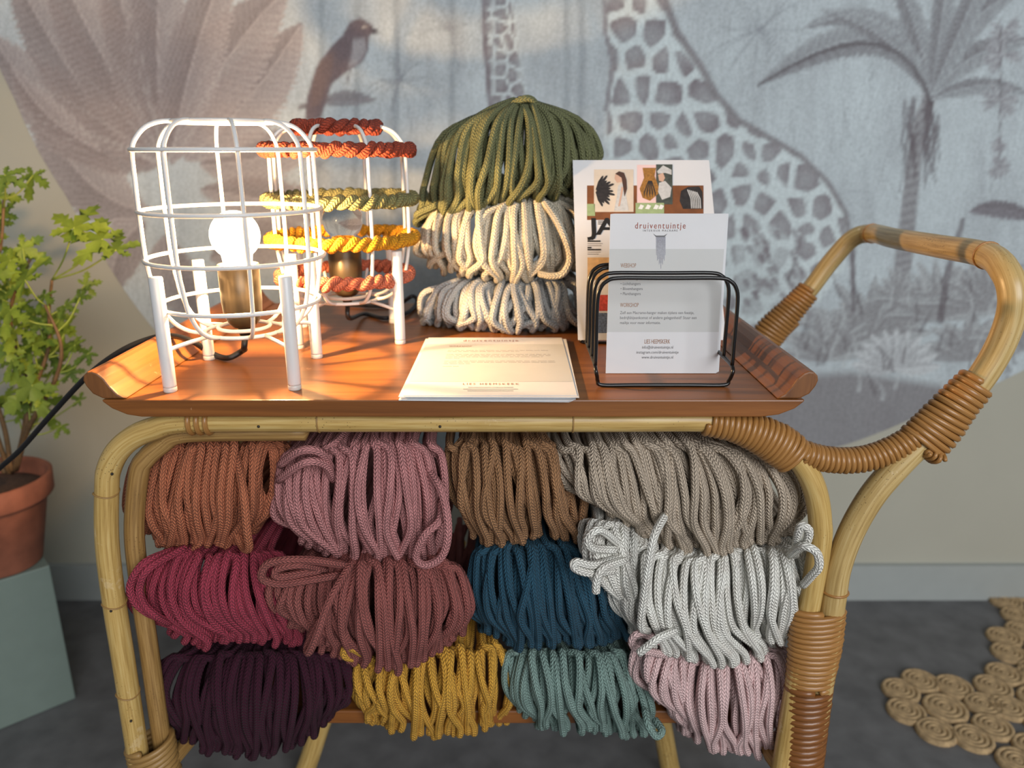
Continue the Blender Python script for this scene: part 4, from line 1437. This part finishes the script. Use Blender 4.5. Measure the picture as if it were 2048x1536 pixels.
def leaf_mesh(seed):
    r = random.Random(seed)
    lobes = [(-2.15, .55), (-1.15, .82), (0, 1.0), (1.15, .82), (2.15, .55)]
    pts = []
    for i, (a, L) in enumerate(lobes):
        L *= r.uniform(.92, 1.06)
        # pinnate lobe outline: teeth either side
        prof = [(-.15, .16), (-.27, .36), (-.15, .42), (-.36, .62), (-.19, .66), (-.25, .84), (-.09, .86), (0, 1.0), (.09, .86), (.25, .84), (.19, .66), (.36, .62), (.15, .42), (.27, .36), (.15, .16)]
        for s, t in prof:
            x, y = s * L * .72, t * L
            ca, sa = math.cos(a), math.sin(a)
            pts.append((x * ca + y * sa, -x * sa + y * ca, t))
    V = [(0, 0, 0)]
    for x, y, t in pts:
        d = math.hypot(x, y)
        V.append((x, y, -0.22 * d * d + 0.05 * math.sin(9 * math.atan2(x, y)) * d))
    n = len(pts)
    ce = []
    for i, (a, L) in enumerate(lobes):      # a rib point per lobe lifts the blade into a shallow keel
        V.append((math.sin(a) * L * .5, math.cos(a) * L * .5, -0.22 * (L * .5) ** 2 - .05))
        ce.append(len(V) - 1)
    Fc = []
    k = 15
    for i in range(5):
        for j in range(k - 1):
            Fc.append((ce[i], 1 + i * k + j + 1, 1 + i * k + j))
        Fc.append((0, ce[i], 1 + i * k))
        Fc.append((0, 1 + i * k + k - 1, ce[i]))
    me = mesh('leaf', V, Fc)
    return me


def leaf_mat(name, c):
    m, nt, b = new_mat(name)
    tc = N(nt, 'ShaderNodeTexCoord')
    no = N(nt, 'ShaderNodeTexNoise', i_Scale=3.0, i_Detail=4.0)
    nt.links.new(tc.outputs['Object'], no.inputs['Vector'])
    c0 = lin(c)
    r = ramp(nt, [(0.3, tuple(v * .75 for v in c0[:3]) + (1,)), (0.7, tuple(v * 1.2 for v in c0[:3]) + (1,))], no.outputs['Fac'])
    nt.links.new(r.outputs[0], b.inputs['Base Color'])
    b.inputs['Roughness'].default_value = 0.6
    tl = N(nt, 'ShaderNodeBsdfTranslucent')
    nt.links.new(r.outputs[0], tl.inputs['Color'])
    mx = N(nt, 'ShaderNodeMixShader', i_Fac=0.4)
    out = nt.nodes['Material Output']
    nt.links.new(b.outputs[0], mx.inputs[1])
    nt.links.new(tl.outputs[0], mx.inputs[2])
    nt.links.new(mx.outputs[0], out.inputs['Surface'])
    return m


leaf_m = [leaf_mat('leaf_green_light', (134, 154, 50)), leaf_mat('leaf_green', (122, 144, 50)), leaf_mat('leaf_green_deep', (110, 134, 52))]
leaf_meshes = []
for mi in range(3):
    for s in range(3):
        me = leaf_mesh(s * 7 + mi)
        me.materials.append(leaf_m[mi])
        me.polygons.foreach_set('use_smooth', [True] * len(me.polygons))
        leaf_meshes.append(me)
stem_pts = []
YPt = 1.02
for pts in ([(28, 940), (44, 880), (60, 800), (96, 700), (98, 620), (104, 560)], [(22, 940), (10, 860), (-20, 760), (-30, 640), (0, 500), (8, 400)],
            [(32, 940), (54, 850), (52, 760), (20, 640), (40, 560), (60, 520)], [(24, 945), (60, 850), (110, 760), (122, 690), (90, 610)], [(10, 945), (-50, 840), (-90, 700), (-100, 560)],
            [(18, 945), (-20, 830), (-60, 730), (-70, 600), (-40, 460)]):
    yy = YPt + random.uniform(-.03, .05)
    w = [PY(pts[0][0], pts[0][1], pc.y + random.uniform(-.02, .02))] + [PY(a, b, yy + random.uniform(-.015, .015)) for a, b in pts[1:]]
    P = smooth_path(w, 6)
    tube('stem', P, np.linspace(.0038, .0018, len(P)), m_stem, pot, 7)
    stem_pts.append(P[len(P) // 4:])
stem_pts = np.vstack(stem_pts)
leaf_spec = [(148, 455, 58, 0), (205, 478, 62, 0), (232, 500, 44, 0), (66, 350, 36, 1), (10, 350, 34, 1), (50, 560, 54, 0), (64, 770, 62, 0), (86, 790, 40, 0), (108, 640, 50, 1), (128, 668, 40, 1), (170, 570, 24, 1), (160, 595, 26, 2),
             (150, 690, 32, 1), (178, 706, 28, 1), (20, 520, 44, 1), (4, 430, 30, 2), (45, 495, 40, 2), (66, 690, 46, 1), (20, 620, 44, 0), (122, 852, 22, 1), (160, 800, 18, 1), (14, 700, 46, 1), (100, 700, 42, 1), (10, 790, 44, 1), (90, 590, 30, 2),
             (30, 660, 40, 2), (110, 735, 34, 2), (-20, 470, 44, 1), (-30, 560, 46, 0), (-40, 660, 46, 1), (-30, 760, 46, 1), (-60, 400, 40, 1), (-90, 500, 46, 0), (-100, 620, 46, 1), (-90, 730, 44, 2), (-130, 560, 40, 1), (-10, 390, 34, 2),
             (44, 610, 36, 1), (76, 645, 34, 1), (4, 580, 40, 2), (130, 610, 28, 2), (60, 730, 34, 2), (140, 745, 24, 1), (-60, 830, 36, 1), (36, 830, 26, 2)]
rl = random.Random(21)
leaf_spec += [(x + rl.uniform(-45, 30), y + rl.uniform(-40, 40), s * rl.uniform(.6, .85), rl.choice((1, 1, 2))) for x, y, s, k in leaf_spec[5:38] if x < 130]
for i, (x, y, s, kind) in enumerate(leaf_spec):
    yy = 0.965 if kind == 0 else YPt + random.uniform(-.04, .07)
    p = PY(x, y, yy)
    size = s * yy / F_PX * 1.5
    me = leaf_meshes[(i * 4) % 9]
    ob = bpy.data.objects.new('leaf', me)
    COL.objects.link(ob)
    ob.parent = pot
    ob.matrix_parent_inverse = Matrix.Translation(-pot.location)
    tilt = random.uniform(0.5, 1.25)
    rot = Matrix.Rotation(random.uniform(-.5, .5), 4, 'Z') @ Matrix.Rotation(tilt, 4, 'X') @ Matrix.Rotation(random.uniform(-math.pi, math.pi), 4, 'Z')
    ob.matrix_basis = Matrix.Translation(p) @ rot @ Matrix.Diagonal((size, size, size, 1))
    ob.matrix_parent_inverse = Matrix.Translation(-pot.location)
    k = int(np.argmin(np.linalg.norm(stem_pts - np.array(tuple(p + Vector((0, 0, -.04)))), axis=1)))
    a = Vector(stem_pts[k])
    mid = (a + p) / 2 + Vector((0, 0, -.006))
    tube('leaf_stalk', smooth_path([a, mid, p], 5), .0011, m_pet, pot, 5)

# ================================================================== RUG
m_jute = plain('jute', (170, 144, 106), 0.9, var=0.3, scale=120, bump=0.8, bscale=420)
rug = thing('crochet_rug', 'tan jute rug crocheted from round flower motifs on the grey floor', 'rug', (0.95, 1.05, 0))


def coil_mesh(r, n=22, turns=4):
    prof = [(r * 1.0, 0.0)]
    w = r / turns
    for t in range(turns):
        ro = r - t * w
        prof += [(ro, .003), (ro - w * .25, .0072), (ro - w * .75, .0072), (ro - w, .0042)]
    prof[-1] = (0.0005, .006)
    me = mesh('coil', *lathe_data(prof, n))
    me.materials.append(m_jute)
    me.polygons.foreach_set('use_smooth', [True] * len(me.polygons))
    return me


petal, core = coil_mesh(0.030), coil_mesh(0.034)


def motif(cx, cy, a0):
    def put(me, x, y, nm):
        ob = bpy.data.objects.new(nm, me)
        COL.objects.link(ob)
        ob.parent = rug
        ob.matrix_parent_inverse = Matrix.Translation(-rug.location)
        ob.location = (x, y, 0.0002)
    put(core, cx, cy, 'motif_centre')
    for k in range(8):
        a = a0 + k * math.pi / 4
        put(petal, cx + .066 * math.cos(a), cy + .066 * math.sin(a), 'petal')


m0 = PZ(1890, 1420, 0)
for dx, dy, a in ((0, 0, 0.1), (.165, .02, .3), (.10, -.15, .2), (.255, .14, 0), (.27, -.14, .1), (.20, -.30, .3), (.36, .0, .2), (.43, .15, .1), (.37, -.28, 0), (.34, .27, .25)):
    motif(m0.x + dx, m0.y + dy, a)
